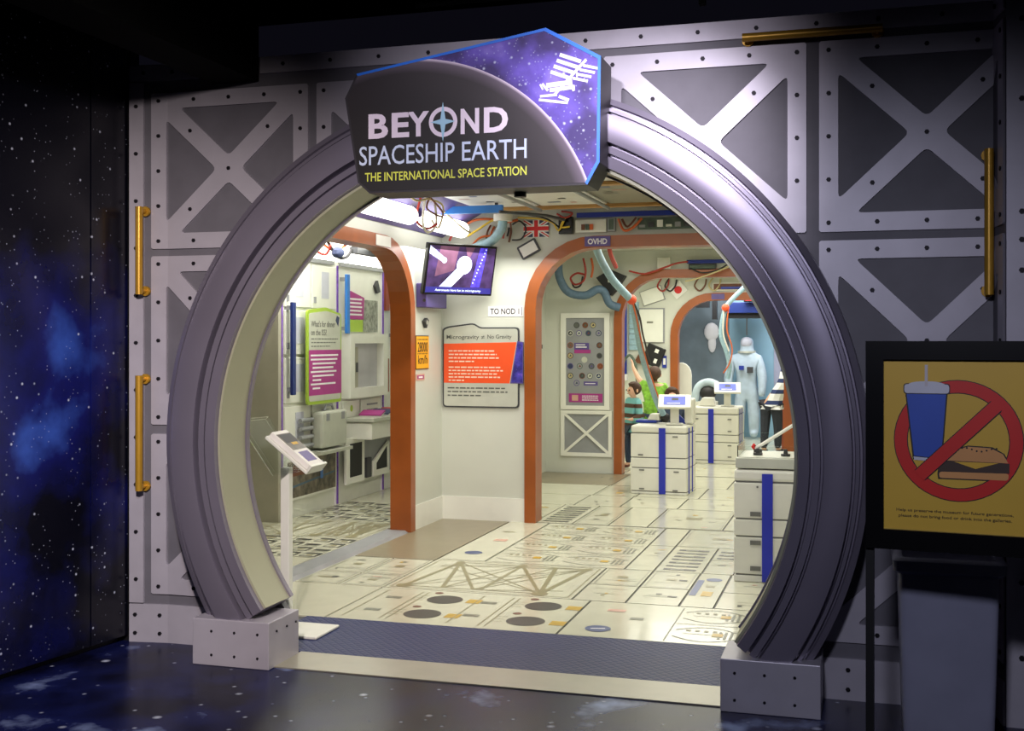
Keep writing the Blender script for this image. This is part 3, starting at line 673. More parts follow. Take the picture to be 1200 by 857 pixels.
rows = ((4.92, 6.08, (-2.1, -1.12, -.77, -.44, -.09, .57, 1.15, 2.1)), (6.08, 6.86, (-2.1, -1.04, -.57, .0, .56, 1.2, 2.1)), (6.86, 7.74, (-2.1, -1.02, -.56, .1, .6, 1.3, 2.1)), (7.74, 8.86, (-2.1, -1.0, -.35, .3, .9, 2.1)),
        (8.92, 9.9, (-2.1, -1.1, -.4, .3, 1.0, 2.0)), (9.9, 10.9, (-2.1, -1.1, -.4, .3, 1.0, 2.0)), (10.9, 11.9, (-2.1, -1.1, -.4, .3, 1.0, 2.0)), (11.9, 13, (-2.1, -1.1, -.4, .3, 1.0, 2.0)), (13, 15, (-2.1, -.7, .3, 1.2, 2.0)))
kk = ('icons', 'quad', 'icons', 'none', 'quad', 'icons', 'none')
for i, (y0, y1, xs) in enumerate(rows):
    for j in range(len(xs)-1):
        k = kk[(i*3+j*2) % 7]
        if i == 0 and j == 1: k = 'vents'
        fpanel(xs[j], xs[j+1], y0, y1, k, M['brown'] if (i == 3 and j in (0, 4)) else None)
for a in ((1.2, 1.95, 'icons'), (1.95, 2.75, 'icons'), (2.75, 3.6, 'windows'), (3.6, 4.5, 'truss'), (4.5, 5.7, 'windows'), (5.7, 7.0, 'none')):
    fpanel(-3.34 if a[0] > 4.2 else -3.9, -2.8, a[0], a[1], a[2]); fpanel(-2.8, -2.24, a[0], a[1], a[2])
struct(MB(M['grey']).add([(-2.235, .6, 0), (-2.2, .6, .022), (-2.03, .6, .022), (-1.995, .6, 0), (-2.235, 4.05, 0), (-2.2, 4.05, .022), (-2.03, 4.05, .022), (-1.995, 4.05, 0)],
        [(0, 1, 2, 3), (7, 6, 5, 4), (1, 0, 4, 5), (2, 1, 5, 6), (3, 2, 6, 7), (0, 3, 7, 4)]), 'trim_3', label='grey metal sill in the left doorway')

# walls; each with a doorway outlined in orange
def doorway(c, hw, top, r, n=8):
    o = [(c-hw, 0)]+[(c-hw+r-r*math.cos(R(90*i/n)), top-r+r*math.sin(R(90*i/n))) for i in range(n+1)]
    return o+[(2*c-x, z) for x, z in o[::-1]]
def wall_door(name, plane, a, b, x0, x1, ztop, c, hw, top, r, label, m='wall'):
    v, f = holed([(x0, 0)]+doorway(c, hw, top, r)+[(x1, 0), (x1, ztop), (x0, ztop)], [], b-a)
    mp = (lambda p: (p.x, a+p.z, p.y)) if plane == 'Y' else (lambda p: (a+p.z, p.x, p.y))
    return struct(MB(M[m]).add([mp(p) for p in v], f), name, label=label)
def door_trim(name, plane, a, b, c, hw, top, r, t, label, m='orange'):
    outer = doorway(c, hw+t, top+t, r+t); inn = doorway(c, hw, top, r)
    v, f = holed(outer+inn[::-1], [], b-a)
    mp = (lambda p: (p.x, a+p.z, p.y)) if plane == 'Y' else (lambda p: (a+p.z, p.x, p.y))
    return struct(MB(M[m]).add([mp(p) for p in v], f), name, bevel=.012, label=label)
CH = 2.84
wb = wall_door('wall_back', 'Y', F1-.02, F1+.12, -2.0, 2.1, CH, 0, 1.12, 2.50, .56, 'cream end wall of the first module, holding the screen and orange panel')
wl1 = wall_door('wall_left', 'X', -2.14, -2.0, .33, F1+.12, CH, 2.48, 1.60, 2.43, .56, 'cream left wall of the first module')
w2 = wall_door('wall_back', 'Y', F2-.0, F2+.1, -2.2, 2.2, 2.75, 0, 1.12, 2.44, .50, 'cream end wall of the second module, holding the sticker board')
w3 = wall_door('wall_back', 'Y', F3-.05, F3+.05, -2.2, 2.2, 2.7, -.19, .86, 2.28, .55, 'white end wall of the third module behind the children')
d1 = door_trim('door_1', 'X', -2.165, -1.975, 2.48, 1.56, 2.40, .54, .105, 'orange rounded door frame in the left wall')
d2 = door_trim('door_2', 'Y', F1-.06, F1+.15, 0, 1.09, 2.475, .54, .105, 'orange rounded door frame of the first cross wall')
d3 = door_trim('door_3', 'Y', F2-.05, F2+.13, 0, 1.10, 2.415, .50, .10, 'orange rounded door frame of the second cross wall')
d4 = door_trim('door_4', 'Y', F3-.09, F3+.09, -.19, .83, 2.27, .55, .12, 'orange rounded door frame of the farthest cross wall')
struct(MB(M['rust']).box(.56, F3-.12, 0, .95, F3-.055, 1.45), 'trim_4', label='rust brown panel by the right side of the farthest doorway')
struct(MB(M['wall']).box(2.0, .33, 0, 2.1, F1, CH), 'wall_right', label='plain right wall of the first module')
struct(MB(M['wall']).box(-2.2, F1+.12, 0, -2.08, F2, 2.75), 'wall_left', label='grey-white left wall of the second module')
struct(MB(M['wall']).box(2.1, F1+.12, 0, 2.2, F3, 2.75), 'wall_right', label='plain right wall of the far modules')
struct(MB(M['white']).box(-2.2, F2+.1, 0, -2.08, F3-.05, 2.7), 'wall_left', label='white left wall of the third module')
struct(MB(M['trimw']).box(-2.0, F1-.032, 0, -1.2, F1-.021, .215), 'baseboard_back', label='tall white skirting below the orange panel')
struct(MB(M['trimw']).box(-1.998, 4.16, 0, -1.988, F1-.033, .215), 'baseboard_left', label='tall white skirting beside the left doorway')
# far blue hall
struct(MB(M['mural']).box(-2.2, F4, 0, -.45, F4+.1, 2.9), 'wall_far', label='slate blue mural wall at the far end')
struct(MB(M['muralb']).box(-.45, F4-.01, 0, .30, F4+.1, 2.9), 'wall_far', label='pale blue mural panel behind the hanging spacesuit')
struct(MB(M['murall']).box(.30, F4-.02, 0, 2.2, F4+.1, 2.9), 'wall_far', label='lavender mural panel at the far right')
struct(MB(M['mural']).box(-2.3, F3+.05, 0, -2.2, F4+.1, 2.9), 'wall_left', label='slate blue side wall of the far hall')
struct(MB(M['mural']).box(2.2, F3+.05, 0, 2.3, F4+.1, 2.9), 'wall_right', label='blue side wall of the far hall')
# ceilings
c1 = struct(MB(M['greyc']).box(-2.14, .33, CH, 2.1, F1+.12, CH+.06), 'ceiling', label='station ceiling of pale panels between tan battens')
ys = (.4, 1.75, 3.15, 4.55); xs = (-1.55, -.95, -.35, .2, .85, 1.45, 2.0)
for i in range(3):
    for j in range(6):
        m = M['greyc'] if (i, j) in ((2, 2), (1, 4), (0, 1)) else M['white']
        o = MB(m).box(xs[j]+.012, ys[i]+.05, CH-.02, xs[j+1]-.012, ys[i+1]-.05, CH-.001).build('ceiling_panel', c1)
        p = Print(Fr((0, 0, CH-.021), (1, 0, 0), (0, -1, 0)), M['inkd'])
        for k in range(5):
            x = random.uniform(xs[j]+.06, xs[j+1]-.16); y = random.uniform(ys[i]+.1, ys[i+1]-.15); p.m(M[random.choice(('inkd', 'ink', 'blueink', 'pinkink'))]).rect(x, -y, x+random.uniform(.04, .12), -y+random.uniform(.03, .07))
        p.build('panel_print', o)
for y in ys: MB(M['batten']).box(-1.6, y-.04, CH-.045, 2.0, y+.04, CH-.001).build('ceiling_batten', c1)
for x in (-.95, -.35, .2): MB(M['grey']).tube([(x, .4, CH-.06), (x, 4.5, CH-.06)], .016, 8, 1).build('conduit', c1, smooth=True)
MB(M['purple']).add([(-1.99, .34, 2.60), (-1.99, F1-.03, 2.60), (-1.56, F1-.03, CH-.002), (-1.56, .34, CH-.002), (-1.99, .34, CH-.002), (-1.99, F1-.03, CH-.002)],
   [(0, 1, 2, 3), (0, 3, 4), (1, 5, 2), (0, 4, 5, 1), (3, 2, 5, 4)]).build('purple_soffit', c1)
struct(MB(M['wall']).box(-2.2, F1+.12, 2.75, 2.2, F2, 2.8), 'ceiling', label='pale ceiling of the second module')
struct(MB(M['wall']).box(-2.2, F2+.1, 2.70, 2.2, F3-.05, 2.75), 'ceiling', label='pale ceiling of the third module')
struct(MB(M['duct']).box(-2.3, F3+.05, 2.9, 2.3, F4+.1, 2.95), 'ceiling', label='dark ceiling of the far hall')
# side module
wm = struct(MB(M['white']).box(-3.5, 4.24, 0, -3.34, 7.1, 2.75), 'wall_left', label='white rack wall of the side module seen through the left doorway')
struct(MB(M['beige']).box(-4.4, 4.20, 0, -3.32, 4.26, 2.75), 'wall_back', label='beige end panel of the rack wall')
struct(MB(M['wall']).box(-3.5, 7.0, 0, -2.14, 7.1, 2.75), 'wall_back', label='grey-green end wall of the side module')
struct(MB(M['beige']).box(-4.5, .4, 0, -4.4, 4.2, 2.75), 'wall_left', label='beige outer wall of the side module')
struct(MB(M['white']).box(-4.5, .33, 2.75, -2.14, 7.1, 2.8), 'ceiling', label='white ceiling of the side module')


# ================================================================== MODULE 1: lamps, screen, panels on the walls
def cable(pts, r, m, label, cat='cable', group=None, n=6):
    return solo(MB(M[m]).tube(pts, r, n), 'hose' if cat == 'hose' else 'cable', label, cat, group, smooth=True)
# soffit lamps: rounded luminous tubes lying on the purple slope
def soffit_lamp(y0, y1, label):
    t = thing('soffit_lamp', label, 'lamp', (-1.78, (y0+y1)/2, 2.7))
    MB(M['purple']).tube([(-1.757, y0-.02, 2.69), (-1.757, y1+.02, 2.69)], .032, 10, 1).build('housing', t, smooth=True)
    mb = MB(M['lamp']).cyl((-1.735, y0+.06, 2.648), (-1.735, y1-.06, 2.648), .075, 16)
    mb.ball((-1.735, y0+.06, 2.648), .075, 14).ball((-1.735, y1-.06, 2.648), .075, 14); mb.build('diffuser', t, smooth=True)
soffit_lamp(2.35, 3.45, 'long white soffit lamp above the left doorway, nearest the arch')
soffit_lamp(3.68, 4.72, 'long white soffit lamp above the hanging screen')
soffit_lamp(1.1, 2.2, 'white soffit lamp end just inside the arch, left of its neighbour')
# corner screen
tv = thing('wall_screen', 'black-rimmed video screen tilted down from the module corner', 'screen', (-1.66, 4.45, 2.05))
a_, t_ = .967, .207; n_ = Vector((math.sin(a_), -math.cos(a_), 0)); up_ = Vector((0, 0, 1))*math.cos(t_)+n_*math.sin(t_); r_ = Vector((math.cos(a_), math.sin(a_), 0))
Wt, Ht = .75, .45
FT = Fr(Vector((-1.662, 4.45, 2.27))-r_*Wt/2-up_*Ht/2, r_, up_)
Print(FT, M['blackgloss']).rslab(0, 0, Wt, Ht, -.05, -.004).build('casing', tv, bevel=.006)
Print(FT, M['tvp']).rect(.018, .07, Wt-.018, Ht-.018, -.003).build('display', tv)
q = Print(FT, M['tvr']); q.poly([(.13, .43), (.33, .43), (.30, .22), (.10, .16)], -.0024); q.poly([(.40, .43), (.50, .43), (.44, .30)], -.0024)
q.m(M['tvb']).poly([(.56, .43), (.64, .43), (.60, .075), (.50, .075)], -.0024); q.m(M['tvw'])
for k in range(11): q.disc(.625-.0105*k, .415-.03*k, .007, -.0016, 8)
q.build('picture_tint', tv)
q = Print(FT, M['tvw']); q.poly([(.16, .073), (.29, .073), (.44, .22), (.36, .27)], -.0019); q.disc(.405, .27, .082, -.0017, 24)
q.poly([(.02, .43), (.02, .36), (.17, .29), (.20, .32)], -.0019); q.disc(.185, .305, .026, -.0018, 16); q.build('picture_figure', tv)
Print(FT, M['tvc']).rect(.018, .018, Wt-.018, .07, -.0025).build('caption_bar', tv)
q = Print(FT, M['tvw']); text(q, 'Astronauts have fun in microgravity', .12, .034, .020, .50, .012, -.0018, .0006); q.build('caption', tv)
MB(M['black']).tube([(-1.70, 4.5, 2.27), (-1.9, 4.8, 2.3)], .03, 8, 1).build('wall_arm', tv)
pbx = thing('junction_box', 'purple metal box on the wall below the screen corner', 'box', (-1.96, 4.48, 1.93))
MB(M['purple']).box(-1.998, 4.22, 1.94, -1.90, 4.74, 2.15).build('body', pbx, bevel=.008)
MB(M['dgrey']).cyl((-1.92, 4.215, 2.0), (-1.92, 4.222, 2.0), .015, 8).build('socket', pbx)
# amber speed sign
sp = thing('speed_sign', 'amber sign reading 28000 km/h beside the left doorway', 'sign', (-1.99, 4.36, 1.41))
F = Fr((-1.998, 4.20, 1.40), (0, 1, 0)); Print(F, M['black']).rslab(-.005, -.004, .315, .294, 0, .006).build('backing', sp)
Print(F, M['yel']).rslab(.004, .004, .31, .286, .0062, .009).build('face', sp)
q = Print(F, M['printk']); text(q, '28000', .035, .150, .085, .245, .01, .0095, .0008); q.build('number_lettering', sp)
q = Print(F, M['printk']); text(q, 'km/h', .045, .045, .075, .225, .01, .0095, .0008); q.build('unit_lettering', sp); q = Print(F, M['printk'])
for k in range(9): q.rect(.035+.028*k, .252, .05+.028*k, .264, .0096); q.rect(.035+.028*k, .128, .05+.028*k, .140, .0096)
q.build('dash_rows', sp)
F = Fr((-1.998, 4.22, 1.30), (0, 1, 0)); q = Print(F, M['pinkink']).rslab(0, 0, .20, .055, 0, .003); q.m(M['mag']).rect(.02, .012, .18, .043, .004); q.m(M['prw']).rect(.05, .02, .15, .035, .005)
solo(q, 'small_label', 'tiny pink label under the amber speed sign', 'label')
F = Fr((-1.998, 4.36, 1.76), (0, 1, 0)); q = Print(F, M['dgrey']).slab([(0, .06), (.05, .0), (.1, .07), (.06, .09)], 0, .03); q.m(M['silver']).disc(.05, .05, .02, .032, 10)
solo(q, 'small_bracket', 'small dark clip on the wall above the amber sign', 'clip')
# direction plate, flag, white card
F = Fr((-1.55, F1-.021, 1.868), (1, 0, 0))
nd = thing('direction_plate', 'white plate lettered TO NOD 1 above the orange panel', 'sign', (-1.38, F1-.03, 1.868))
Print(F, M['prw']).rslab(0, 0, .335, .095, 0, .004).build('plate', nd)
q = Print(F, M['printk']); text(q, 'TO NOD 1', .022, .022, .052, .275, .014, .0045, .0008); q.build('lettering', nd); q = Print(F, M['printk']); q.rect(.318, .01, .324, .085, .005); q.build('edge_mark', nd)
F = Fr((-1.21, F1-.026, 2.585), (1, 0, 0)); fw, fh = .235, .150
q = Print(F, M['flagb']).rslab(0, 0, fw, fh, 0, .004); q.m(M['flagw'])
for x0, y0, x1, y1 in ((0, 0, fw, fh), (0, fh, fw, 0)): q.line(x0, y0, x1, y1, .032, .0046)
q.m(M['flagr'])
for x0, y0, x1, y1 in ((0, 0, fw, fh), (0, fh, fw, 0)): q.line(x0, y0, x1, y1, .011, .0051)
q.m(M['flagw']); q.rect(0, fh/2-.03, fw, fh/2+.03, .0056); q.rect(fw/2-.03, 0, fw/2+.03, fh, .0058); q.m(M['flagr']); q.rect(0, fh/2-.018, fw, fh/2+.018, .0062); q.rect(fw/2-.018, 0, fw/2+.018, fh, .0064)
solo(q, 'flag', 'British flag on the wall above the white card', 'flag')
F = Fr((-1.165, F1-.021, 2.475), (math.cos(R(28)), 0, math.sin(R(28))), (-math.sin(R(28)), 0, math.cos(R(28))))
wc = thing('tilted_card', 'white card in a dark frame, tilted, left of the orange doorway corner', 'card', (-1.165, F1-.03, 2.4))
Print(F, M['dgrey']).slab(rrect(-.09, -.065, .10, .065, .015), 0, .02).build('frame', wc); Print(F, M['paper']).rect(-.072, -.048, .082, .048, .021).build('face', wc)
ov = thing('overhead_plate', 'violet plate lettered OVHD on the orange door header', 'sign', (-.52, F1-.075, 2.48))
F = Fr((-.635, F1-.062, 2.485), (1, 0, 0)); Print(F, M['purple']).rslab(0, 0, .232, .088, 0, .008).build('plate', ov)
q = Print(F, M['prw']); text(q, 'OVHD', .028, .020, .048, .176, .03, .0085, .001); q.build('lettering', ov)
F = Fr((-1.974, 3.28, 2.41), (0, 1, 0)); solo(Print(F, M['paper']).rslab(0, 0, .3, .085, 0, .006), 'blank_label', 'pale blank label on the orange left door header', 'label')
# orange information panel
ip = thing('information_panel', 'silver and orange panel headed Microgravity is not No Gravity on the end wall', 'panel', (-1.62, F1-.04, 1.03))
F = Fr((-1.985, F1-.021, 1.035), (1, 0, 0)); pw, ph_ = .735, .775
top = [(0, 0), (pw, 0), (pw, .735), (.36, .735), (.30, .775), (.05, .745), (0, .725)]
def shrink(p, d, c=(.37, .38)): return [(x+(d if x < c[0] else -d)*(0 if abs(x-c[0]) < .08 else 1), y+(d if y < c[1] else -d)) for x, y in p]
Print(F, M['dgrey']).slab(fillet(top, .035), 0, .018).build('dark_frame', ip)
Print(F, M['silver']).slab(fillet(shrink(top, .013), .03), .018, .021).build('silver_face', ip)
Print(F, M['ora']).poly([(.013, .225), (.645, .225), (.712, .60), (.013, .585)], .0215).build('orange_field', ip)
q = Print(F, M['purple']).slab([(.652, .225), (.775, .225), (.775, .60), (.720, .61)], .005, .024); q.build('violet_flag', ip)
Print(F, GAL_SMALL).poly([(.665, .235), (.768, .235), (.768, .59), (.724, .60)], .0246).build('violet_print', ip)
q = Print(F, M['inkg']); text(q, 'Microgravity', .04, .630, .036, .315, .01, .022, .0006); text(q, 'No Gravity', .435, .632, .036, .23, .01, .022, .0006)
q.rect(.375, .636, .408, .641, .0224); q.rect(.375, .648, .408, .653, .0224); q.line(.382, .628, .402, .662, .005, .0226); q.build('heading', ip)
q = Print(F, M['inklt']); q.greek(.06, .56, .525, 4, .032, .012, .0222, 3, .5); q.build('paragraph', ip); q = Print(F, M['inklt']); q.greek(.06, .59, .375, 5, .030, .012, .0222, 5, .3); q.build('paragraph', ip)
q = Print(F, M['inkg']); q.greek(.05, .67, .185, 3, .034, .012, .0222, 8, .52); q.build('paragraph', ip)
# header above the first cross wall door: rail, boxes, wiring
def rail(x0, x1, y, z, m, label, r=.022):
    t = thing('wall_rail', label, 'rail', ((x0+x1)/2, y, z))
    MB(M[m]).box(x0, y-.02, z-r, x1, y+.0, z+r).build('bar', t, bevel=.004)
    for x in (x0+.04, x1-.04): MB(M['dgrey']).box(x-.015, y, z-.015, x+.015, y+.05, z+.015).build('bracket', t)
rail(-.70, .62, F1-.09, 2.76, 'blued', 'deep blue rail above the first orange door header')
rail(-.30, .62, F2-.06, 2.60, 'blued', 'deep blue rail above the second orange door header')
rail(-.35, .5, F3-.12, 2.46, 'blued', 'deep blue rail above the farthest orange door header', .018)
def wallbox(name, x0, x1, y, z0, z1, m, label, d=.06, face=None):
    t = thing(name, label, 'box', ((x0+x1)/2, y, z0))
    MB(M[m]).box(x0, y-d, z0, x1, y, z1).build('body', t, bevel=.004)
    if face: MB(M[face]).box(x0+.015, y-d-.006, z0+.015, x1-.015, y-d, z1-.015).build('cover', t)
    return t
Yw = F1-.021
wallbox('equipment_box', -.87, -.745, Yw, 2.60, 2.755, 'blackgloss', 'black box right of the British flag', .07)
t = wallbox('equipment_box', -.72, -.44, Yw, 2.61, 2.725, 'white', 'white shallow box under the blue rail with parts inside', .05, 'cart')
for x, m in ((-.66, 'cb'), (-.62, 'ply'), (-.585, 'co')): MB(M[m]).box(x, Yw-.075, 2.63, x+.03, Yw-.056, 2.68).build('component', t)
wallbox('equipment_box', -.43, -.36, Yw, 2.615, 2.735, 'grey', 'slim grey box under the blue rail', .05, 'ply')
t = wallbox('circuit_tray', -.16, .42, Yw, 2.625, 2.725, 'ply', 'long green circuit tray under the blue rail', .05)
for k in range(7): MB(M[('grey', 'dgrey', 'white', 'silver')[k % 4]]).box(-.14+k*.078, Yw-.075, 2.64, -.09+k*.078, Yw-.051, 2.66+.02*(k % 3)).build('component', t)
# pale blue hose behind the screen, with its white ceiling socket
solo(MB(M['white']).cyl((-1.36, 4.72, 2.72), (-1.36, 4.72, 2.78), .085, 16).cyl((-1.36, 4.72, 2.78), (-1.36, 4.72, 2.84), .05, 12), 'hose_socket', 'white round ceiling socket holding the pale hose', 'socket', smooth=True)
cable([(-1.36, 4.72, 2.73), (-1.38, 4.72, 2.64), (-1.47, 4.74, 2.55), (-1.62, 4.78, 2.50), (-1.80, 4.80, 2.44)], .042, 'hose', 'pale blue hose curving down behind the hanging screen', 'hose', n=10)
# bundles
cable([(-1.62, 3.45, 2.80), (-1.66, 3.50, 2.60), (-1.66, 3.62, 2.53), (-1.62, 3.70, 2.60), (-1.60, 3.62, 2.76)], .010, 'cw', 'white cable loop hanging between the two soffit lamps')
cable([(-1.64, 3.42, 2.81), (-1.70, 3.46, 2.62), (-1.66, 3.60, 2.56), (-1.58, 3.62, 2.60)], .010, 'cr', 'red cable loop hanging between the two soffit lamps')
cable([(-1.58, 3.35, 2.82), (-1.52, 3.55, 2.70), (-1.56, 3.66, 2.66), (-1.66, 3.6, 2.72), (-1.6, 3.5, 2.80)], .008, 'cb', 'brown cable knot hanging between the two soffit lamps')
cable([(-1.62, 3.5, 2.79), (-1.53, 3.62, 2.74), (-1.62, 3.76, 2.58), (-1.66, 3.7, 2.64)], .008, 'ct', 'tan cable twisted between the two soffit lamps')
cable([(-1.70, 2.75, 2.80), (-1.62, 3.0, 2.78), (-1.60, 3.2, 2.74), (-1.58, 3.42, 2.78)], .009, 'ct', 'tan cable draped along the first soffit lamp')
cable([(-1.66, 2.7, 2.82), (-1.58, 3.1, 2.76), (-1.56, 3.4, 2.80)], .007, 'cb', 'thin brown cable draped along the first soffit lamp')
cable([(-1.72, 4.1, 2.77), (-1.66, 4.4, 2.66), (-1.65, 4.66, 2.62), (-1.70, 4.6, 2.70)], .008, 'ct', 'tan cable lying over the second soffit lamp')
cable([(-1.80, 4.80, 2.66), (-1.66, 4.78, 2.74), (-1.50, 4.80, 2.75), (-1.38, 4.82, 2.72), (-1.25, 4.82, 2.74)], .012, 'co', 'orange cable arching over the end wall above the screen')
cable([(-1.72, 4.79, 2.60), (-1.60, 4.76, 2.66), (-1.48, 4.76, 2.73), (-1.40, 4.78, 2.75)], .010, 'cy', 'yellow cable beside the pale hose')
cable([(-1.80, 4.80, 2.72), (-1.85, 4.78, 2.64), (-1.88, 4.75, 2.56)], .012, 'cr', 'red cable dropping from the ceiling edge behind the screen')
cable([(-1.34, 4.84, 2.54), (-1.32, 4.84, 2.64), (-1.33, 4.84, 2.74)], .010, 'cb', 'brown vertical cable right of the pale hose')
cable([(-1.31, 4.85, 2.70), (-1.24, 4.84, 2.73), (-1.18, 4.84, 2.66), (-1.22, 4.84, 2.57), (-1.31, 4.84, 2.56)], .008, 'ck', 'black cable loop between hose and flag')
cable([(-1.70, 4.83, 2.50), (-1.62, 4.82, 2.58), (-1.52, 4.82, 2.60), (-1.46, 4.82, 2.56)], .010, 'co', 'short orange cable above the top right corner of the screen')
cable([(-1.25, 4.82, 2.76), (-1.05, 4.80, 2.74), (-.92, 4.80, 2.70), (-.86, 4.78, 2.63), (-.80, 4.78, 2.74), (-.84, 4.78, 2.66), (-.76, 4.78, 2.66)], .008, 'cy', 'yellow zigzag cable in front of the black box')
cable([(-1.15, 4.83, 2.78), (-.98, 4.80, 2.74), (-.86, 4.80, 2.66)], .008, 'ck', 'black cable running from the ceiling to the black box')
cable([(-.88, 4.8, 2.78), (-.80, 4.78, 2.74), (-.74, 4.8, 2.78), (-.84, 4.8, 2.80)], .009, 'cr', 'red cable coil on top of the black box')
cable([(-.33, 4.83, 2.72), (-.28, 4.82, 2.62), (-.20, 4.82, 2.64), (-.12, 4.83, 2.72)], .012, 'co', 'orange cable hanging in a V under the blue rail')
cable([(-.30, 4.84, 2.72), (-.25, 4.83, 2.65), (-.17, 4.83, 2.73)], .010, 'cb', 'brown cable hanging in a V under the blue rail')
ww = thing('wire_cluster', 'small cluster of brown wired connectors left of the flag', 'connectors', (-1.5, F1-.05, 2.56))
for k in range(6):
    MB(M[('cb', 'co', 'ct', 'paper', 'cr', 'ck')[k]]).tube([(-1.56+.04*k, Yw-.02, 2.58+.02*(k % 2)), (-1.54+.04*k, Yw-.05, 2.64), (-1.52+.035*k, Yw-.02, 2.70-.015*(k % 3))], .009, 6).build('wire', ww, smooth=True)
solo(MB(M['paper']).box(-1.50, Yw-.02, 2.62, -1.455, Yw, 2.675), 'connector_block', 'small white connector block among the brown wires', 'connector')
# bright blue ceiling rail near the left lamps
t = thing('ceiling_rail', 'bright blue strip rail under the ceiling right of the soffit lamps', 'rail', (-1.5, 4.2, 2.74))
MB(M['blue']).box(-1.78, 4.15, 2.735, -1.19, 4.19, 2.80).build('bar', t, bevel=.004)
for x in (-1.7, -1.25): MB(M['dgrey']).box(x-.012, 4.165, 2.79, x+.012, 4.185, CH-.02).build('hanger', t)
solo(MB(M['dgrey']).tube([(-1.2, 4.1, 2.735), (-.9, 4.5, 2.735), (-.80, 4.75, 2.72)], .014, 7, 1), 'conduit_pipe', 'grey conduit running down from the ceiling toward the black box', 'pipe', smooth=True)

# ================================================================== CARTS WITH TABLETS
def cart(label, x0, y0, w_, d_, h_, strap, lines, latches, parts=(), yaw=0):
    t = thing('stowage_cart', label, 'cart', (x0+w_/2, y0+d_/2, 0))
    cx, cy = x0+w_/2, y0+d_/2; Mx = Matrix.Translation((cx, cy, 0)) @ Matrix.Rotation(yaw, 4, 'Z') @ Matrix.Translation((-cx, -cy, 0))
    def B(mb, n, **k): return mb.xf(Mx).build(n, t, **k)
    zs = [0]+lines+[h_]
    B(MB(M['line']).box(x0+.012, y0+.012, .0, x0+w_-.012, y0+d_-.012, h_-.01), 'core')
    for i in range(len(zs)-1):
        n = 'plinth' if i == 0 else 'lid' if i == len(zs)-2 else 'drawer'
        dr = B(MB(M['cart']).box(x0, y0, zs[i]+.005, x0+w_, y0+d_, zs[i+1]-.005), n, bevel=.02 if n == 'lid' else .006)
        for fx, fz, lw, lh in latches:
            if zs[i] < fz < zs[i+1]: B(MB(M['clip']).box(x0+w_*fx-lw/2, y0-.008, fz-lh/2, x0+w_*fx+lw/2, y0-.0005, fz+lh/2), 'latch') if False else MB(M['clip']).box(x0+w_*fx-lw/2, y0-.008, fz-lh/2, x0+w_*fx+lw/2, y0-.0005, fz+lh/2).xf(Mx).build('latch', dr)
    B(MB(M['strap']).box(x0+strap-.036, y0-.012, .012, x0+strap+.036, y0-.0085, h_-.03), 'strap')
    for k in (.25, .62): B(MB(M['strap']).box(x0+w_+.001, y0+d_*k-.02, .012, x0+w_+.006, y0+d_*k+.02, h_-.03), 'strap')
    return t
LA = [(.18, .64-.0, .05, .014), (.80, .625, .055, .014), (.18, .425, .055, .014), (.2, .262, .055, .014), (.82, .252, .055, .014), (.2, .062, .055, .014), (.80, .052, .055, .014)]
cart('white stowage cart with blue strap and tablet, nearest the first orange doorway', -.645, 7.1, .605, .52, .745, .345, [.035, .285, .395, .655], LA[1:], yaw=-.05)
cart('white stowage cart with blue strap and tablet, farther back beside the spacesuit', -.46, 10.42, .63, .52, .765, .27, [.05, .29, .39, .66], [(.12, .60, .05, .014), (.82, .60, .05, .014), (.82, .44, .05, .014), (.82, .25, .05, .014), (.82, .10, .05, .014)], yaw=-.05)
dc = cart('white stowage cart with clear box on top, beside the right foot of the arch', .885, 2.78, .66, .58, .775, .225, [.055, .315, .435, .685], [(.22, .47, .07, .03), (.22, .275, .07, .03), (.22, .10, .07, .03), (.70, .575, .035, .18), (.70, .22, .035, .14), (.24, .655, .012, .012)])
MB(M['silver']).box(.895, 2.785, .779, 1.54, 3.35, .848).build('grey_tray', dc, bevel=.004)
MB(M['cart']).box(.925, 2.815, .846, 1.51, 3.32, .852).build('white_top', dc)
bx_ = thing('clear_display_box', 'clear acrylic guard standing on the near cart', 'guard', (1.2, 3.05, .853))
for n, b in (('front_pane', (.91, 2.805, .853, 1.53, 2.811, .93)), ('side_pane', (.905, 2.81, .853, .911, 3.33, .93)), ('back_pane', (.91, 3.33, .853, 1.53, 3.336, .98))): MB(M['acryl']).box(*b).build(n, bx_)
for i, (x, y) in enumerate(((1.03, 2.98), (1.22, 2.95))):
    solo(MB(M['dgrey']).cyl((x, y, .853), (x, y, .868), .032, 14).cyl((x, y, .868), (x, y, .90), .016, 10, .012), 'control_knob', ('dark knob on the near cart top, left of two', 'dark knob on the near cart top, right of two')[i], 'knob', smooth=True)
rd = thing('lever_rod', 'slanting white lever rod rising from the near cart top', 'lever', (1.0, 3.06, .853))
MB(M['dgrey']).cyl((1.02, 3.10, .853), (1.02, 3.10, .885), .03, 12).build('pivot', rd, smooth=True)
MB(M['cart']).tube([(1.0, 3.10, .885), (1.36, 3.12, 1.12)], .012, 8, 1).build('rod', rd, smooth=True)
MB(M['red']).tube([(1.0, 3.10, .885), (.985, 3.10, .900), (1.0, 3.1, .915)], .012, 8, 2).build('red_grip', rd, smooth=True)
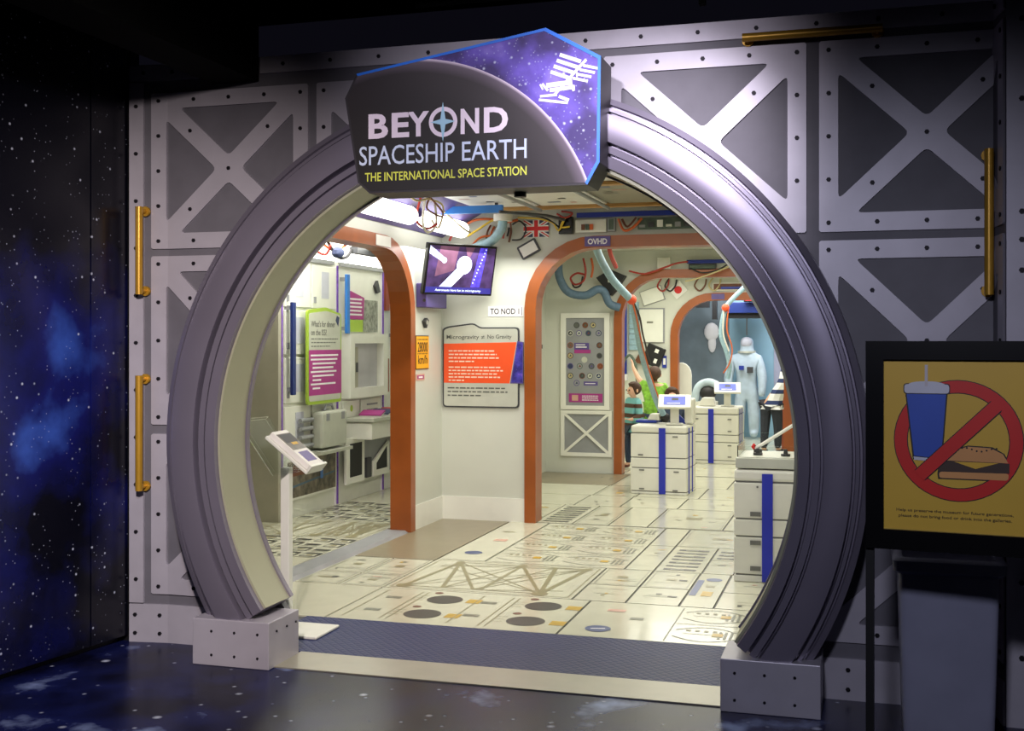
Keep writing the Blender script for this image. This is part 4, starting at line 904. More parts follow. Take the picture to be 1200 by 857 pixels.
def tablet(x, y, z, label, sc=1, yaw=.12):
    t = thing('tablet_stand', label, 'tablet', (x, y, z))
    Mx = Matrix.Translation((x, y, z)) @ Matrix.Rotation(yaw, 4, 'Z') @ Matrix.Scale(sc, 4)
    MB(M['cart']).box(-.09, -.06, 0, .09, .08, .016).xf(Mx).build('foot', t, bevel=.004)
    MB(M['cart']).prism([(-.03, .015), (.03, .015), (.03, .2), (-.03, .23)], 'YZ', -.045, .045).xf(Mx).build('post', t, bevel=.004)
    T = Mx @ Matrix.Translation((0, -.02, .235)) @ Matrix.Rotation(R(34), 4, 'X')
    MB(M['cart']).box(-.175, -.10, -.012, .175, .13, .018).xf(T).build('frame', t, bevel=.008)
    s_ = MB(M['screen']).box(-.115, -.058, .0185, .115, .088, .021).xf(T).build('screen', t)
    q = MB(M['inkd']).box(-.03, .02, .0212, .04, .06, .022).xf(T); q.m(M['prw']).box(-.08, -.04, .0212, .06, -.03, .022)
    q.v[-8:] = [T @ p for p in q.v[-8:]]; q.build('screen_picture', s_)
tablet(-.20, 7.22, .746, 'white tablet on a post, on the cart nearest the doorway')
tablet(.0, 10.55, .766, 'white tablet on a post, on the farther cart')
# things lying on the carts
solo(MB(M['blued']).box(-.66, 7.42, .746, -.43, 7.60, .775), 'blue_tray', 'flat blue tray on the nearer tablet cart', 'tray', bevel=.006)
solo(MB(M['cart']).prism([(-.535, .776), (-.40, .776), (-.40, .845), (-.50, .845)], 'XZ', 7.43, 7.58), 'white_scanner', 'white wedge-shaped box on the blue tray', 'box', bevel=.006)
solo(MB(M['cart']).box(-.115, 7.36, .746, -.02, 7.58, 1.02), 'white_case', 'upright white case behind the nearer tablet', 'case', bevel=.02)
solo(MB(M['blued']).prism([(-.20, .746), (-.08, .746), (-.20, .86)], 'XZ', 7.40, 7.44), 'blue_stand', 'blue triangular stand behind the tablet post', 'stand')
solo(MB(M['ck']).ball((-.345, 7.50, .80), .055, 12, (1, .8, 1)), 'black_joystick', 'black rounded grip at the end of the hanging hose', 'grip', smooth=True)
solo(MB(M['cart']).prism([(-.40, .767), (-.17, .767), (-.20, .875), (-.34, .875)], 'XZ', 10.58, 10.8), 'white_scanner', 'white wedge-shaped box on the farther cart', 'box', bevel=.006)
# big glove of the far exhibit behind that cart
gl = thing('white_glove', 'pale glove and black cuff lying behind the farther cart', 'glove', (-.35, 11.05, .76))
MB(M['suit']).tube([(-.52, 11.1, .80), (-.46, 11.1, 1.0), (-.33, 11.1, 1.07), (-.2, 11.1, 1.03)], .055, 10).build('sleeve', gl, smooth=True)
MB(M['ck']).ball((-.33, 11.1, .92), .10, 12, (1.2, .8, 1)).build('cuff', gl, smooth=True)
MB(M['cart']).box(-.5, 11.0, 0, -.2, 11.2, .80).build('pedestal', gl)

# ================================================================== MODULE 2: sticker board, hoses
sb = thing('sticker_board', 'white framed board covered with round mission stickers', 'board', (-1.57, F2-.03, .80))
F = Fr((-1.88, F2-.001, .79), (1, 0, 0)); bw, bh = .62, 1.20
v, f = holed([(0, 0), (bw, 0), (bw, bh), (0, bh)], [[(.065, .05), (bw-.065, .05), (bw-.065, bh-.06), (.065, bh-.06)]], .03)
Print(F, M['trimw']).add([F.p(p.x, p.y, p.z) for p in v], f).build('frame', sb)
Print(F, M['grey']).rect(.06, .045, bw-.06, bh-.055, .006).build('panel', sb)
cols = ('dgrey', 'cb', 'inkg', 'silver', 'purple', 'ply', 'flagb', 'rust')
def sticker(x, y, r, i):
    q = Print(F, M[cols[i % 8]]).disc(x, y, r, .0075, 14); q.m(M[('inkg', 'cb', 'ct', 'dgrey', 'silver', 'flagb', 'grey')[i % 7]]); q.disc(x, y, r*.78, .0085, 12)
    q.m(M[cols[(i*3+2) % 8]]); q.poly([(x-r*.4, y-r*.3), (x+r*.5, y-r*.2), (x+r*.1, y+r*.5)], .0095); q.build('sticker', sb)
i = 0
for y, xs_ in ((1.05, (.20, .31, .41)), (.95, (.12, .23, .35, .48)), (.80, (.12, .49)), (.67, (.12, .49)), (.62, (.30,)), (.54, (.12, .24, .39, .50)), (.42, (.12, .27, .37, .48)), (.33, (.2,))):
    for x in xs_: sticker(x, y, .038, i); i += 1
q = Print(F, M['purple']).rect(.17, .74, .36, .83, .0075); q.m(M['mag']).rect(.17, .70, .38, .745, .008); q.m(M['prw']).rect(.19, .77, .33, .785, .009); q.rect(.19, .80, .31, .812, .009); q.build('banner_sticker', sb)
q = Print(F, M['purple']).rect(.29, .30, .47, .35, .0075); q.m(M['prw']).rect(.31, .32, .44, .33, .0085); q.build('banner_sticker', sb)
q = Print(F, M['mag']).rect(.10, .09, .53, .20, .0075); q.m(M['pinkink']).rect(.14, .11, .22, .18, .0085); q.m(M['prw']).greek(.27, .50, .175, 3, .025, .012, .0085, 4, .9); q.build('banner_sticker', sb)
xb = thing('cross_braced_panel', 'grey panel with a white X frame below the sticker board', 'panel', (-1.55, F2-.03, .20))
F = Fr((-1.88, F2-.001, .21), (1, 0, 0)); Print(F, M['grey']).rect(.01, .01, .64, .56, .004).build('panel', xb)
q = Print(F, M['trimw'])
for a in ((0, 0, .65, .045), (0, .525, .65, .57), (0, .045, .045, .525), (.605, .045, .65, .525)): q.rslab(*a, 0, .025)
for a in ((.02, .02, .63, .55), (.02, .55, .63, .02)):
    d = Vector((a[2]-a[0], a[3]-a[1])).normalized()*.016; q.slab([(a[0]+d.y, a[1]-d.x), (a[2]+d.y, a[3]-d.x), (a[2]-d.y, a[3]+d.x), (a[0]-d.y, a[1]+d.x)], 0, .02+a[1]*.004)
q.build('x_frame', xb)
cable([(-1.80, 8.45, 2.62), (-1.80, 8.5, 2.42), (-1.70, 8.55, 2.24), (-1.50, 8.6, 2.20), (-1.36, 8.62, 2.27), (-1.28, 8.66, 2.24), (-1.22, 8.7, 2.10), (-1.10, 8.74, 2.05)], .05, 'hosed', 'slate blue hose sagging above the sticker board', 'hose', n=10)
cable([(-.72, 5.6, 2.66), (-.70, 5.7, 2.48), (-.60, 5.85, 2.25), (-.47, 6.0, 2.08), (-.44, 6.05, 2.04)], .038, 'hose', 'pale blue hose dropping from the first orange header to the orange clip', 'hose', n=10)
cable([(-.44, 6.06, 2.03), (-.45, 6.3, 1.85), (-.50, 6.8, 1.60), (-.50, 7.15, 1.35), (-.42, 7.35, 1.0), (-.36, 7.46, .84)], .034, 'hose', 'pale blue hose hanging from the orange clip down to the nearer cart', 'hose', n=10)
cable([(-.43, 6.02, 2.03), (-.42, 6.2, 1.86), (-.46, 6.7, 1.62), (-.45, 7.1, 1.32), (-.38, 7.32, 1.0)], .009, 'co', 'thin orange wire following the hanging hose to the nearer cart')
cable([(-.42, 6.04, 2.02), (-.40, 6.25, 1.88), (-.43, 6.6, 1.70), (-.42, 7.0, 1.40)], .010, 'ck', 'thin black wire beside the hanging hose')
solo(MB(M['clipo']).ball((-.44, 6.03, 2.05), .05, 12), 'hose_clip', 'orange ball clip on the hose above the nearer cart', 'clip', smooth=True)
cable([(.46, 11.0, 2.69), (.30, 11.0, 2.52), (.16, 11.0, 2.36), (.02, 11.0, 2.22), (-.07, 11.0, 2.10), (-.12, 11.0, 1.9), (-.13, 11.0, 1.7), (-.06, 11.0, 1.5), (-.02, 11.0, 1.30), (-.05, 11.0, 1.12)], .034, 'hose', 'pale blue hose hanging in front of the spacesuit', 'hose', n=10)
cable([(-.03, 10.95, 2.08), (-.05, 10.95, 1.8), (.02, 10.95, 1.55), (-.01, 10.95, 1.35), (-.1, 10.96, 1.2)], .010, 'co', 'orange wire beside the hose in front of the spacesuit')
cable([(-.09, 10.95, 2.08), (-.10, 10.95, 1.75), (-.02, 10.95, 1.5)], .010, 'cw', 'white wire beside the hose in front of the spacesuit')
solo(MB(M['clipo']).ball((-.07, 10.96, 2.10), .055, 12), 'hose_clip', 'orange ball clip on the hose in front of the spacesuit', 'clip', smooth=True)
# black equipment on the wall above the board
be = thing('black_wall_unit', 'black angular unit on the wall above the sticker board', 'unit', (-1.2, F2-.1, 2.2))
MB(M['black']).prism([(-1.40, 2.42), (-1.22, 2.52), (-1.04, 2.44), (-1.16, 2.26), (-1.22, 2.20)], 'XZ', F2-.16, F2-.02).build('body', be)
MB(M['silver']).box(-1.25, F2-.17, 2.36, -1.21, F2-.161, 2.40).build('plate', be)
cable([(-1.55, 8.7, 2.66), (-1.52, 8.7, 2.50), (-1.55, 8.7, 2.38), (-1.66, 8.72, 2.34), (-1.72, 8.74, 2.42), (-1.64, 8.74, 2.48), (-1.54, 8.72, 2.46)], .013, 'cr', 'red cable loop on the left above the sticker board')
cable([(-1.45, 8.7, 2.66), (-1.43, 8.7, 2.54), (-1.45, 8.7, 2.42)], .014, 'co', 'orange-red cable hanging above the sticker board')
cable([(-1.72, 8.78, 2.40), (-1.68, 8.76, 2.31), (-1.60, 8.76, 2.33), (-1.57, 8.76, 2.44)], .012, 'ck', 'black cable loop above the sticker board')
solo(MB(M['cr']).tube([(-.55, 5.5, 2.68), (-.56, 5.55, 2.50), (-.55, 5.8, 2.36)], .022, 8), 'red_strap', 'red strap hanging below the OVHD plate', 'strap', smooth=True)
# header wall of module 2
wallbox('equipment_box', -.66, -.50, F2-.0, 2.52, 2.66, 'white', 'white box above the second orange door, left end', .06, 'cart')
wallbox('circuit_tray', -.28, .05, F2-.0, 2.50, 2.575, 'dgrey', 'dark circuit tray under the second blue rail', .05, 'ply')
solo(MB(M['paper']).ball((-1.48, 11.5, 2.47), .10, 14, (1.5, 1, .8)).cyl((-1.48, 11.5, 2.5), (-1.48, 11.5, 2.70), .02, 8), 'white_dome_fitting', 'white domed fitting hanging in the third module', 'fitting', smooth=True)
cable([(-1.0, 8.8, 2.50), (-.8, 8.78, 2.46), (-.6, 8.78, 2.52), (-.42, 8.78, 2.58), (-.28, 8.8, 2.60)], .012, 'cr', 'red cable rising to the second blue rail')
cable([(-.25, 8.78, 2.52), (-.1, 8.76, 2.46), (.1, 8.76, 2.50), (.28, 8.78, 2.62)], .010, 'ck', 'black cable sagging under the second blue rail')
cable([(.30, 8.75, 2.66), (.36, 8.74, 2.50), (.50, 8.74, 2.44), (.62, 8.76, 2.52)], .012, 'ck', 'black cable loop at the right of the second header')
cable([(.32, 8.72, 2.62), (.20, 8.7, 2.52), (-.12, 8.7, 2.40), (-.3, 8.72, 2.36)], .010, 'ct', 'tan cable crossing the second orange header')
hw = thing('wall_sheet', 'curled white sheet hung on the left wall of the second module', 'sheet', (-2.05, 8.4, 1.7))
MB(M['paper']).prism([(8.25, 2.28), (8.5, 2.30), (8.55, 1.80), (8.38, 1.62)], 'YZ', -2.078, -2.05).build('page', hw)
MB(M['ck']).box(-2.075, 8.42, 1.55, -2.04, 8.60, 1.60).build('clip', hw)
lp = thing('poster_strip', 'narrow colourful print strip at the left of the second module', 'poster', (-2.06, 7.9, 1.0))
F = Fr((-2.079, 7.72, .92), (0, 1, 0)); Print(F, M['paper']).rslab(0, 0, .35, .62, 0, .006).build('sheet', lp)
q = Print(F, M['cr'])
for k in range(7): q.m(M[('cr', 'ply', 'co', 'cbl', 'mag', 'cheese', 'cr')[k]]).rect(.05, .04+.08*k, .30, .09+.08*k, .008)
q.build('print', lp)

# ================================================================== MODULE 3 wall things
Y3 = F3-.051
def wp(name, label, cat, fn):
    t = thing(name, label, cat, (0, Y3, 0)); fn(t); return t
def f_locker(t):
    F = Fr((-1.63, Y3, 1.62), (1, 0, 0)); Print(F, M['grey']).rslab(-.01, -.01, .40, .54, 0, .012).build('grey_frame', t); Print(F, M['white']).rslab(0, 0, .375, .52, .012, .035).build('door', t, bevel=.006)  # grey backing slab reaching slightly past the door edges
    Print(F, M['ink']).rect(.12, .30, .22, .33, .036).build('label_mark', t)
wp('locker_door', 'white square locker door beside the farthest doorway', 'locker', f_locker)
def f_blue(t):
    MB(M['blued']).box(-1.90, Y3-.10, 1.10, -1.82, Y3-.05, 2.25).build('strap_band', t, bevel=.01); MB(M['prw']).box(-1.905, Y3-.11, 2.22, -1.815, Y3, 2.38).build('upper_mount', t); MB(M['prw']).box(-1.905, Y3-.11, 1.02, -1.815, Y3, 1.12).build('lower_mount', t)
wp('blue_handhold', 'tall blue and white handhold right of the second orange jamb', 'handhold', f_blue)
def f_bag(t):
    F = Fr((-1.79, Y3, 1.50), (1, 0, 0))
    for k in range(9): Print(F, M['cbl' if False else 'hose']).rslab(0, .085*k, .15, .085*k+.078, 0, .035).build('slat', t)
wp('ribbed_vent', 'pale blue ribbed vent beside the blue handhold', 'vent', f_bag)
def f_camera(t):
    F = Fr((-1.42, Y3, 1.42), (math.cos(R(-22)), 0, math.sin(R(-22))), (-math.sin(R(-22)), 0, math.cos(R(-22))))
    Print(F, M['black']).rslab(-.12, -.16, .17, .16, 0, .10).build('body', t, bevel=.01); Print(F, M['paper']).rect(.02, .06, .08, .12, .101).build('label_patch', t); Print(F, M['paper']).rect(.06, -.10, .11, -.03, .101).build('label_patch', t)
    Print(F, M['cb']).slab([(-.22, -.2), (-.13, -.2), (-.10, -.05), (-.20, -.02)], 0, .08).build('side_grip', t)
wp('black_camera_unit', 'tilted black camera unit above the reaching children', 'camera', f_camera)
def f_tilt(t):
    F = Fr((-1.40, Y3, 2.37), (math.cos(R(18)), 0, math.sin(R(18))), (-math.sin(R(18)), 0, math.cos(R(18))))
    Print(F, M['grey']).rslab(-.21, -.13, .15, .11, 0, .01).build('grey_frame', t); Print(F, M['white']).rslab(-.2, -.12, .14, .10, .01, .05).build('door', t, bevel=.01)  # grey slab set behind the hatch, a touch wider than it
wp('tilted_hatch', 'small white hatch tilted above the square locker door', 'hatch', f_tilt)
def f_phone(t):
    F = Fr((-1.27, Y3, 1.22), (1, 0, 0)); Print(F, M['blued']).rslab(0, 0, .07, .19, 0, .02).build('case', t); Print(F, M['paper']).rect(.015, .05, .055, .15, .021).build('label_patch', t)
wp('blue_handset', 'small blue wall handset beside the farthest orange jamb', 'handset', f_phone)
F = Fr((-1.02, F3-.06, 2.44), (math.cos(R(40)), 0, math.sin(R(40))), (-math.sin(R(40)), 0, math.cos(R(40))))
q = Print(F, M['flagw']).rslab(-.11, -.10, .11, .10, 0, .01); q.m(M['flagr']).disc(0, 0, .06, .012, 20); solo(q, 'red_dot_sign', 'white diamond card with a red dot above the farthest doorway', 'sign')
cable([(-1.9, 12.8, 1.05), (-1.85, 12.75, 1.30), (-1.75, 12.75, 1.42), (-1.66, 12.75, 1.28), (-1.64, 12.78, 1.0)], .022, 'ply', 'grey-green cable arch on the wall behind the striped boy')
for k, (x, m, lb) in enumerate(((-1.28, 'cr', 'red'), (-1.16, 'ck', 'black'), (-.7, 'cb', 'brown'), (-.48, 'ct', 'tan'))):
    cable([(x, F3-.08, 2.62), (x-.06, F3-.1, 2.50), (x+.02, F3-.1, 2.42), (x+.10, F3-.1, 2.50), (x+.12, F3-.08, 2.60)], .013, m, lb+' cable loop above the farthest orange doorway')
wallbox('equipment_box', -.48, -.02, F3-.05, 2.42, 2.54, 'cart', 'white equipment box over the farthest orange doorway', .05, 'cb')
F = Fr((-.50, F3-.092, 2.285), (1, 0, 0)); solo(Print(F, M['purple']).rslab(0, 0, .2, .085, 0, .008), 'header_plate', 'small violet plate on the farthest orange header', 'sign')
wst = thing('white_display_stand', 'white rounded-top board standing inside the farthest doorway', 'board', (-.98, F3+.3, 0))
MB(M['white']).prism([(-1.2, .02), (-.86, .02)]+[(-1.03+.17*math.cos(R(a)), 1.10+.2*math.sin(R(a))) for a in range(0, 181, 20)], 'XZ', F3+.28, F3+.34).build('board', wst, bevel=.01)
MB(M['grey']).box(-1.22, F3+.2, 0, -.84, F3+.42, .03).build('foot', wst)
# far hall: spacesuit, screens, lit sign
def skinmesh(J, E, sub=2):
    """J: name -> (pos, radius); E: pairs; grown with Skin + Subdivision"""
    names = list(J); ix = {n: i for i, n in enumerate(names)}
    me = bpy.data.meshes.new('sk'); me.from_pydata([J[n][0] for n in names], [(ix[a], ix[b]) for a, b in E], []); o = bpy.data.objects.new('sk', me); C.objects.link(o)
    md = o.modifiers.new('s', 'SKIN'); md.use_smooth_shade = True; md.branch_smoothing = .3
    sv = me.skin_vertices[0].data
    for n in names:
        r = J[n][1]; sv[ix[n]].radius = r if isinstance(r, tuple) else (r, r); sv[ix[n]].use_root = (ix[n] == 0)
    s2 = o.modifiers.new('d', 'SUBSURF'); s2.levels = sub; s2.render_levels = sub
    vf = eval_mesh(o); drop(o); return vf
ss = thing('spacesuit', 'pale blue-white spacesuit hanging against the light blue mural', 'spacesuit', (-.12, 14.6, .2))
sx, sy = -.12, 14.62
J = dict(pel=((sx, sy, .95), (.22, .15)), ches=((sx, sy, 1.45), (.25, .17)), neck=((sx, sy, 1.72), (.13, .12)), head=((sx, sy, 1.88), (.15, .15)), htop=((sx, sy, 1.99), (.11, .12)),
         sl=((sx-.27, sy, 1.56), .11), el=((sx-.36, sy-.05, 1.22), .10), wl=((sx-.36, sy-.12, .95), .08), gl=((sx-.35, sy-.15, .82), .07),
         sr=((sx+.24, sy, 1.56), .11), er=((sx+.31, sy-.05, 1.22), .10), wr=((sx+.31, sy-.1, .95), .08), gr=((sx+.3, sy-.12, .82), .07),
         hl=((sx-.12, sy, .80), .14), kl=((sx-.14, sy-.03, .45), .12), al=((sx-.14, sy, .12), .10), fl_=((sx-.14, sy-.14, .07), .07),
         hr=((sx+.12, sy, .80), .14), kr=((sx+.14, sy-.03, .45), .12), ar=((sx+.14, sy, .12), .10), fr=((sx+.14, sy-.14, .07), .07))
E_ = [('pel', 'ches'), ('ches', 'neck'), ('neck', 'head'), ('head', 'htop'), ('ches', 'sl'), ('sl', 'el'), ('el', 'wl'), ('wl', 'gl'), ('ches', 'sr'), ('sr', 'er'), ('er', 'wr'), ('wr', 'gr'),
      ('pel', 'hl'), ('hl', 'kl'), ('kl', 'al'), ('al', 'fl_'), ('pel', 'hr'), ('hr', 'kr'), ('kr', 'ar'), ('ar', 'fr')]
sv_, sf_ = skinmesh(J, E_); zz = .86; sv_ = [Vector((sx+(p.x-sx)*.84, p.y, p.z*zz)) for p in sv_]
MB(M['suit']).add(sv_, sf_).build('suit_body', ss, smooth=True)
MB(M['silver']).cyl((sx, sy, 1.44), (sx, sy, 1.475), .15, 18).build('neck_ring', ss, smooth=True)
MB(M['lid']).ball((sx, sy-.075, 1.615), .095, 14, (1, .7, 1)).build('visor', ss, smooth=True)
q = MB(M['blued']).box(sx-.11, sy-.20, 1.16, sx-.03, sy-.155, 1.23); q.m(M['dgrey']).box(sx+.02, sy-.205, 1.11, sx+.12, sy-.155, 1.21); q.build('chest_pack', ss)
MB(M['grey']).cyl((sx, sy, 1.74), (sx, sy, 2.018), .012, 8).build('hanger', ss)
dk = thing('overhead_unit', 'dark blue equipment unit hanging above the spacesuit', 'unit', (.0, 14.4, 2.0))
MB(M['navy']).box(-.42, 14.2, 2.10, .35, 14.75, 2.28).build('body', dk, bevel=.01); MB(M['black']).box(-.42, 14.25, 2.02, .30, 14.7, 2.10).build('lower_tray', dk); MB(M['grey']).cyl((0, 14.45, 2.28), (0, 14.45, 2.9), .02, 8).build('hanger', dk)
rl = thing('red_lit_sign', 'small glowing red sign at the far right above the dark unit', 'sign', (.0, 14.1, 2.3))
MB(M['redl']).box(-.10, 14.08, 2.30, .22, 14.10, 2.46).build('lit_face', rl); MB(M['black']).box(-.12, 14.10, 2.28, .24, 14.16, 2.48).build('casing', rl); MB(M['black']).cyl((.06, 14.13, 2.48), (.06, 14.13, 2.9), .015, 8).build('hanger', rl)
q = MB(M['prw']).ball((-.75, F4-.03, 1.80), .16, 14, (.8, .2, 1)).ball((-.74, F4-.03, 1.60), .10, 12, (.7, .2, 1.6)); solo(q, 'floating_glove', 'pale floating shape on the slate mural left of the spacesuit', 'relief', smooth=True, origin=(-.75, F4, 1.5))
for i, (x, z0, z1) in enumerate(((-.93, 2.2, 2.45), (-.66, 2.0, 2.45))):
    solo(MB(M['black']).box(x, 14.3, z0, x+(.22, .08)[i], 14.4, z1+.45), 'hanging_lamp', ('broad black fitting hanging at the left of the far hall', 'narrow black fitting hanging left of the spacesuit')[i], 'fitting')

# ================================================================== SIDE MODULE (through the left doorway)
X3 = -3.34
FS = Fr((X3+.001, 0, 0), (0, 1, 0))
for i, (y, lb) in enumerate(((4.27, 'purple light strip at the left edge of the rack wall'), (5.45, 'purple light strip in the middle of the rack wall'), (6.62, 'purple light strip at the right end of the rack wall'))):
    t = thing('light_strip', lb, 'strip', (X3+.02, y, 0)); Print(FS, M['prw']).rslab(y-.035, .0, y+.035, 2.42, 0, .012).build('backing', t); Print(FS, M['led']).rslab(y-.013, .01, y+.013, 2.40, .012, .022).build('strip', t)
# eight locker doors
n = 0
rowsz = ((1.96, 2.38), (1.52, 1.93), (1.07, 1.49), (.64, 1.04))
for r, (z0, z1) in enumerate(rowsz):
    for c, (y0, y1) in enumerate(((4.33, 4.85), (4.88, 5.40))):
        t = thing('rack_locker', 'white rack locker, %s row, %s column, beside the green panel' % (('top', 'second', 'third', 'lowest')[r], ('left', 'right')[c]), 'locker', (X3+.02, (y0+y1)/2, z0))
        Print(FS, M['white']).rslab(y0, z0, y1, z1, 0, .02).build('door', t, bevel=.006)
        Print(FS, M['lid']).rslab(y0+.20, z0+.10, y0+.36, z1-.06, .02, .024).build('label_plate', t)
        Print(FS, M['grey']).rslab(y0+.03, z0+.05, y0+.06, z0+.11, .02, .035).build('latch', t)
def vrail(y, z0, z1, m, lb):
    t = thing('rack_rail', lb, 'rail', (X3+.08, y, z0)); Print(FS, M[m]).rslab(y-.035, z0, y+.035, z1, .06, .09).build('bar', t, bevel=.006)
    for z in (z0+.05, z1-.05): Print(FS, M['grey']).rslab(y-.02, z-.02, y+.02, z+.02, 0, .06).build('bracket', t)
vrail(4.38, 1.15, 2.0, 'navy', 'navy vertical rail at the left of the rack wall')
vrail(5.56, 1.72, 2.32, 'blue', 'bright blue vertical rail left of the magenta poster')
vrail(6.85, 1.66, 2.32, 'blue', 'bright blue vertical rail next to the orange door jamb')
t = thing('information_panel', 'tall panel with lime edge, grey top and magenta text block on the rack wall', 'panel', (X3+.1, 4.98, 1.05))
F = Fr((X3+.09, 4.60, 1.045), (0, 1, 0)); tp = [(0, 0), (.74, 0), (.74, .87), (.62, .885), (.40, .925), (.0, .89)]
Print(F, M['lime']).slab(fillet(tp, .04), 0, .02).build('lime_frame', t); Print(F, M['silver']).slab(fillet([(.03, .03), (.715, .03), (.715, .855), (.4, .89), (.03, .86)], .03), .02, .023).build('silver_face', t)
Print(F, M['mag']).rect(.025, .085, .735, .515, .0236).build('magenta_field', t)
q = Print(F, M['inkg']); text(q, "What's for dinner", .07, .735, .055, .52, .008, .024, .0006); text(q, 'on the ISS?', .07, .655, .055, .33, .008, .024, .0006); q.greek(.07, .66, .625, 3, .035, .010, .0242, 2, .7); q.build('heading', t)
q = Print(F, M['prw'])
for k, (a, b) in enumerate(((.06, .66), (.06, .64), (.10, .6), (.10, .55), (.06, .62), (.10, .56), (.10, .28), (.06, .6), (.10, .26))): q.rect(a, .455-.039*k, b, .472-.039*k, .0242)
q.build('paragraph', t)
q = Print(F, M['flagb']).poly([(.60, .80), (.66, .74), (.69, .83), (.63, .85)], .0245); q.build('corner_mark', t)
Print(F, M['grey']).rslab(.1, .1, .6, .8, -.052, 0).build('mount', t)
# second bay: poster, window box, cupboard, shelf, vents
t = thing('wall_poster', 'small magenta and lime poster with a grey photo on the rack wall', 'poster', (X3+.03, 6.0, 1.74))
F = Fr((X3+.012, 5.66, 1.74), (0, 1, 0)); q = Print(F, M['mag']).slab([(0, .13), (.42, .13), (.44, .36), (.1, .42), (0, .42)], 0, .012); q.build('magenta_sheet', t)
Print(F, M['lime']).rslab(0, 0, .40, .125, 0, .012).build('lime_sheet', t); Print(F, M['photob']).rslab(.43, .0, .80, .34, 0, .010).build('photo', t)
q = Print(F, M['prw'])
for k in range(5): q.rect(.04, .33-.04*k, .38-.02*(k % 2), .348-.04*k, .013)
q.build('paragraph', t)
t = thing('window_box', 'white framed window recess in the rack wall above the shelf', 'window', (X3+.05, 6.05, 1.05))
F = Fr((X3+.001, 5.58, 1.06), (0, 1, 0)); v, f = holed([(0, 0), (.98, 0), (.98, .66), (0, .66)], [[(.11, .10), (.86, .10), (.86, .56), (.11, .56)]], .10)
Print(F, M['trimw']).add([F.p(p.x, p.y, p.z) for p in v], f).build('frame', t); Print(F, M['winview']).rect(.1, .09, .87, .57, .02).build('pane', t)
q = Print(F, M['beige']).rect(.18, .10, .36, .52, .022); q.m(M['pinkink']).rect(.12, .12, .2, .4, .023); q.m(M['dgrey']).rect(.30, .26, .36, .36, .024); q.m(M['paper']).rect(.12, .40, .22, .55, .0245); q.build('pane_picture', t)
for i, (y0, y1, z0, z1, lb) in enumerate(((5.58, 5.98, .86, 1.03, 'white cupboard below the window recess, left'), (6.02, 6.55, .86, 1.03, 'white cupboard with two slots below the window recess, right'))):
    t = thing('rack_cupboard', lb, 'cupboard', (X3, (y0+y1)/2, z0)); Print(FS, M['white']).rslab(y0, z0, y1, z1, 0, .02).build('door', t, bevel=.005)
    if i: Print(FS, M['grey']).rslab(y0+.15, z0+.10, y1-.1, z0+.12, .02, .024).build('slot', t); Print(FS, M['grey']).rslab(y0+.15, z0+.04, y1-.1, z0+.06, .02, .024).build('slot', t)
    else: Print(FS, M['lime']).disc(y0+.2, z0+.09, .035, .021, 12).build('lime_dot', t)
t = thing('shelf_counter', 'pale grey counter projecting from the rack wall', 'counter', (X3+.2, 6.2, .66))
MB(M['silver']).box(X3, 5.62, .82, X3+.34, 6.98, .86).build('top', t, bevel=.006); MB(M['cart']).box(X3, 5.64, .64, X3+.31, 6.97, .815).build('apron', t, bevel=.01)
MB(M['grey']).box(X3, 5.66, .22, X3+.06, 6.95, .64).build('support', t)
for i, (y, a, m, lb) in enumerate(((5.95, .1, 'mag', 'magenta'), (6.2, -.12, 'flagb', 'dark blue'), (6.46, .15, 'cr', 'red'), (6.72, .05, 'paper', 'white'))):
    MxB = Matrix.Translation((X3+.18, y, .862+.008)) @ Matrix.Rotation(a, 4, 'Z') @ Matrix.Rotation(R(14), 4, 'X')
    t = thing('leaflet', lb+' leaflet fanned out on the pale counter', 'leaflet', (X3+.18, y, .862)); MB(M[m]).box(-.12, -.08, .02, .12, .08, .035).xf(MxB).build('cover', t); MB(M['paper']).box(-.115, -.076, .008, .115, .076, .0195).xf(MxB).build('pages', t)
for i, (y0, y1, z0, z1, sl, lb) in enumerate(((5.50, 5.95, .19, .66, 0, 'white framed black vent grille under the counter, left'), (6.18, 6.62, .20, .56, .2, 'white framed black grille with slanted top under the counter, right'))):
    t = thing('vent_grille', lb, 'vent', (X3, (y0+y1)/2, z0)); F = Fr((X3+.065, 0, 0), (0, 1, 0))
    Print(F, M['trimw']).slab([(y0, z0), (y1, z0), (y1, z1), (y0, z1-sl)], 0, .03).build('frame', t, bevel=.006)
    Print(F, M['black']).slab([(y0+.08, z0+.07), (y1-.08, z0+.07), (y1-.08, z1-.06), (y0+.08, z1-.06-sl*.8)], .03, .034).build('mesh_insert', t)
solo(Print(FS, M['dgrey']).rslab(6.0, .21, 6.12, .42, .062, .10), 'socket_box', 'small dark socket between the two grilles', 'box', bevel=.005)
t = thing('silver_case', 'silver suitcase-like case hanging low on the rack wall', 'case', (X3+.1, 5.1, .62))
MB(M['silver']).box(X3+.04, 4.82, .62, X3+.16, 5.38, .97).build('body', t, bevel=.025); MB(M['grey']).tube([(X3+.09, 5.0, .97), (X3+.09, 5.03, 1.02), (X3+.09, 5.17, 1.02), (X3+.09, 5.2, .97)], .012, 7, 1).build('handle', t, smooth=True)
for y in (4.93, 5.27): MB(M['grey']).box(X3+.158, y-.03, .88, X3+.168, y+.03, .95).build('catch', t)
MB(M['silver']).box(X3+.001, 4.75, .57, X3+.2, 5.42, .60).build('shelf', t)
t = thing('pipe_fittings', 'grey pipe fittings left of the silver case', 'fittings', (X3+.05, 4.65, .6))
for z in (.66, .74, .82, .90): MB(M['grey']).cyl((X3+.06, 4.55, z), (X3+.06, 4.80, z), .022, 8).build('pipe', t, smooth=True)
t = thing('photo_strip', 'long brown collage photo low on the rack wall', 'photo', (X3, 4.87, .18))
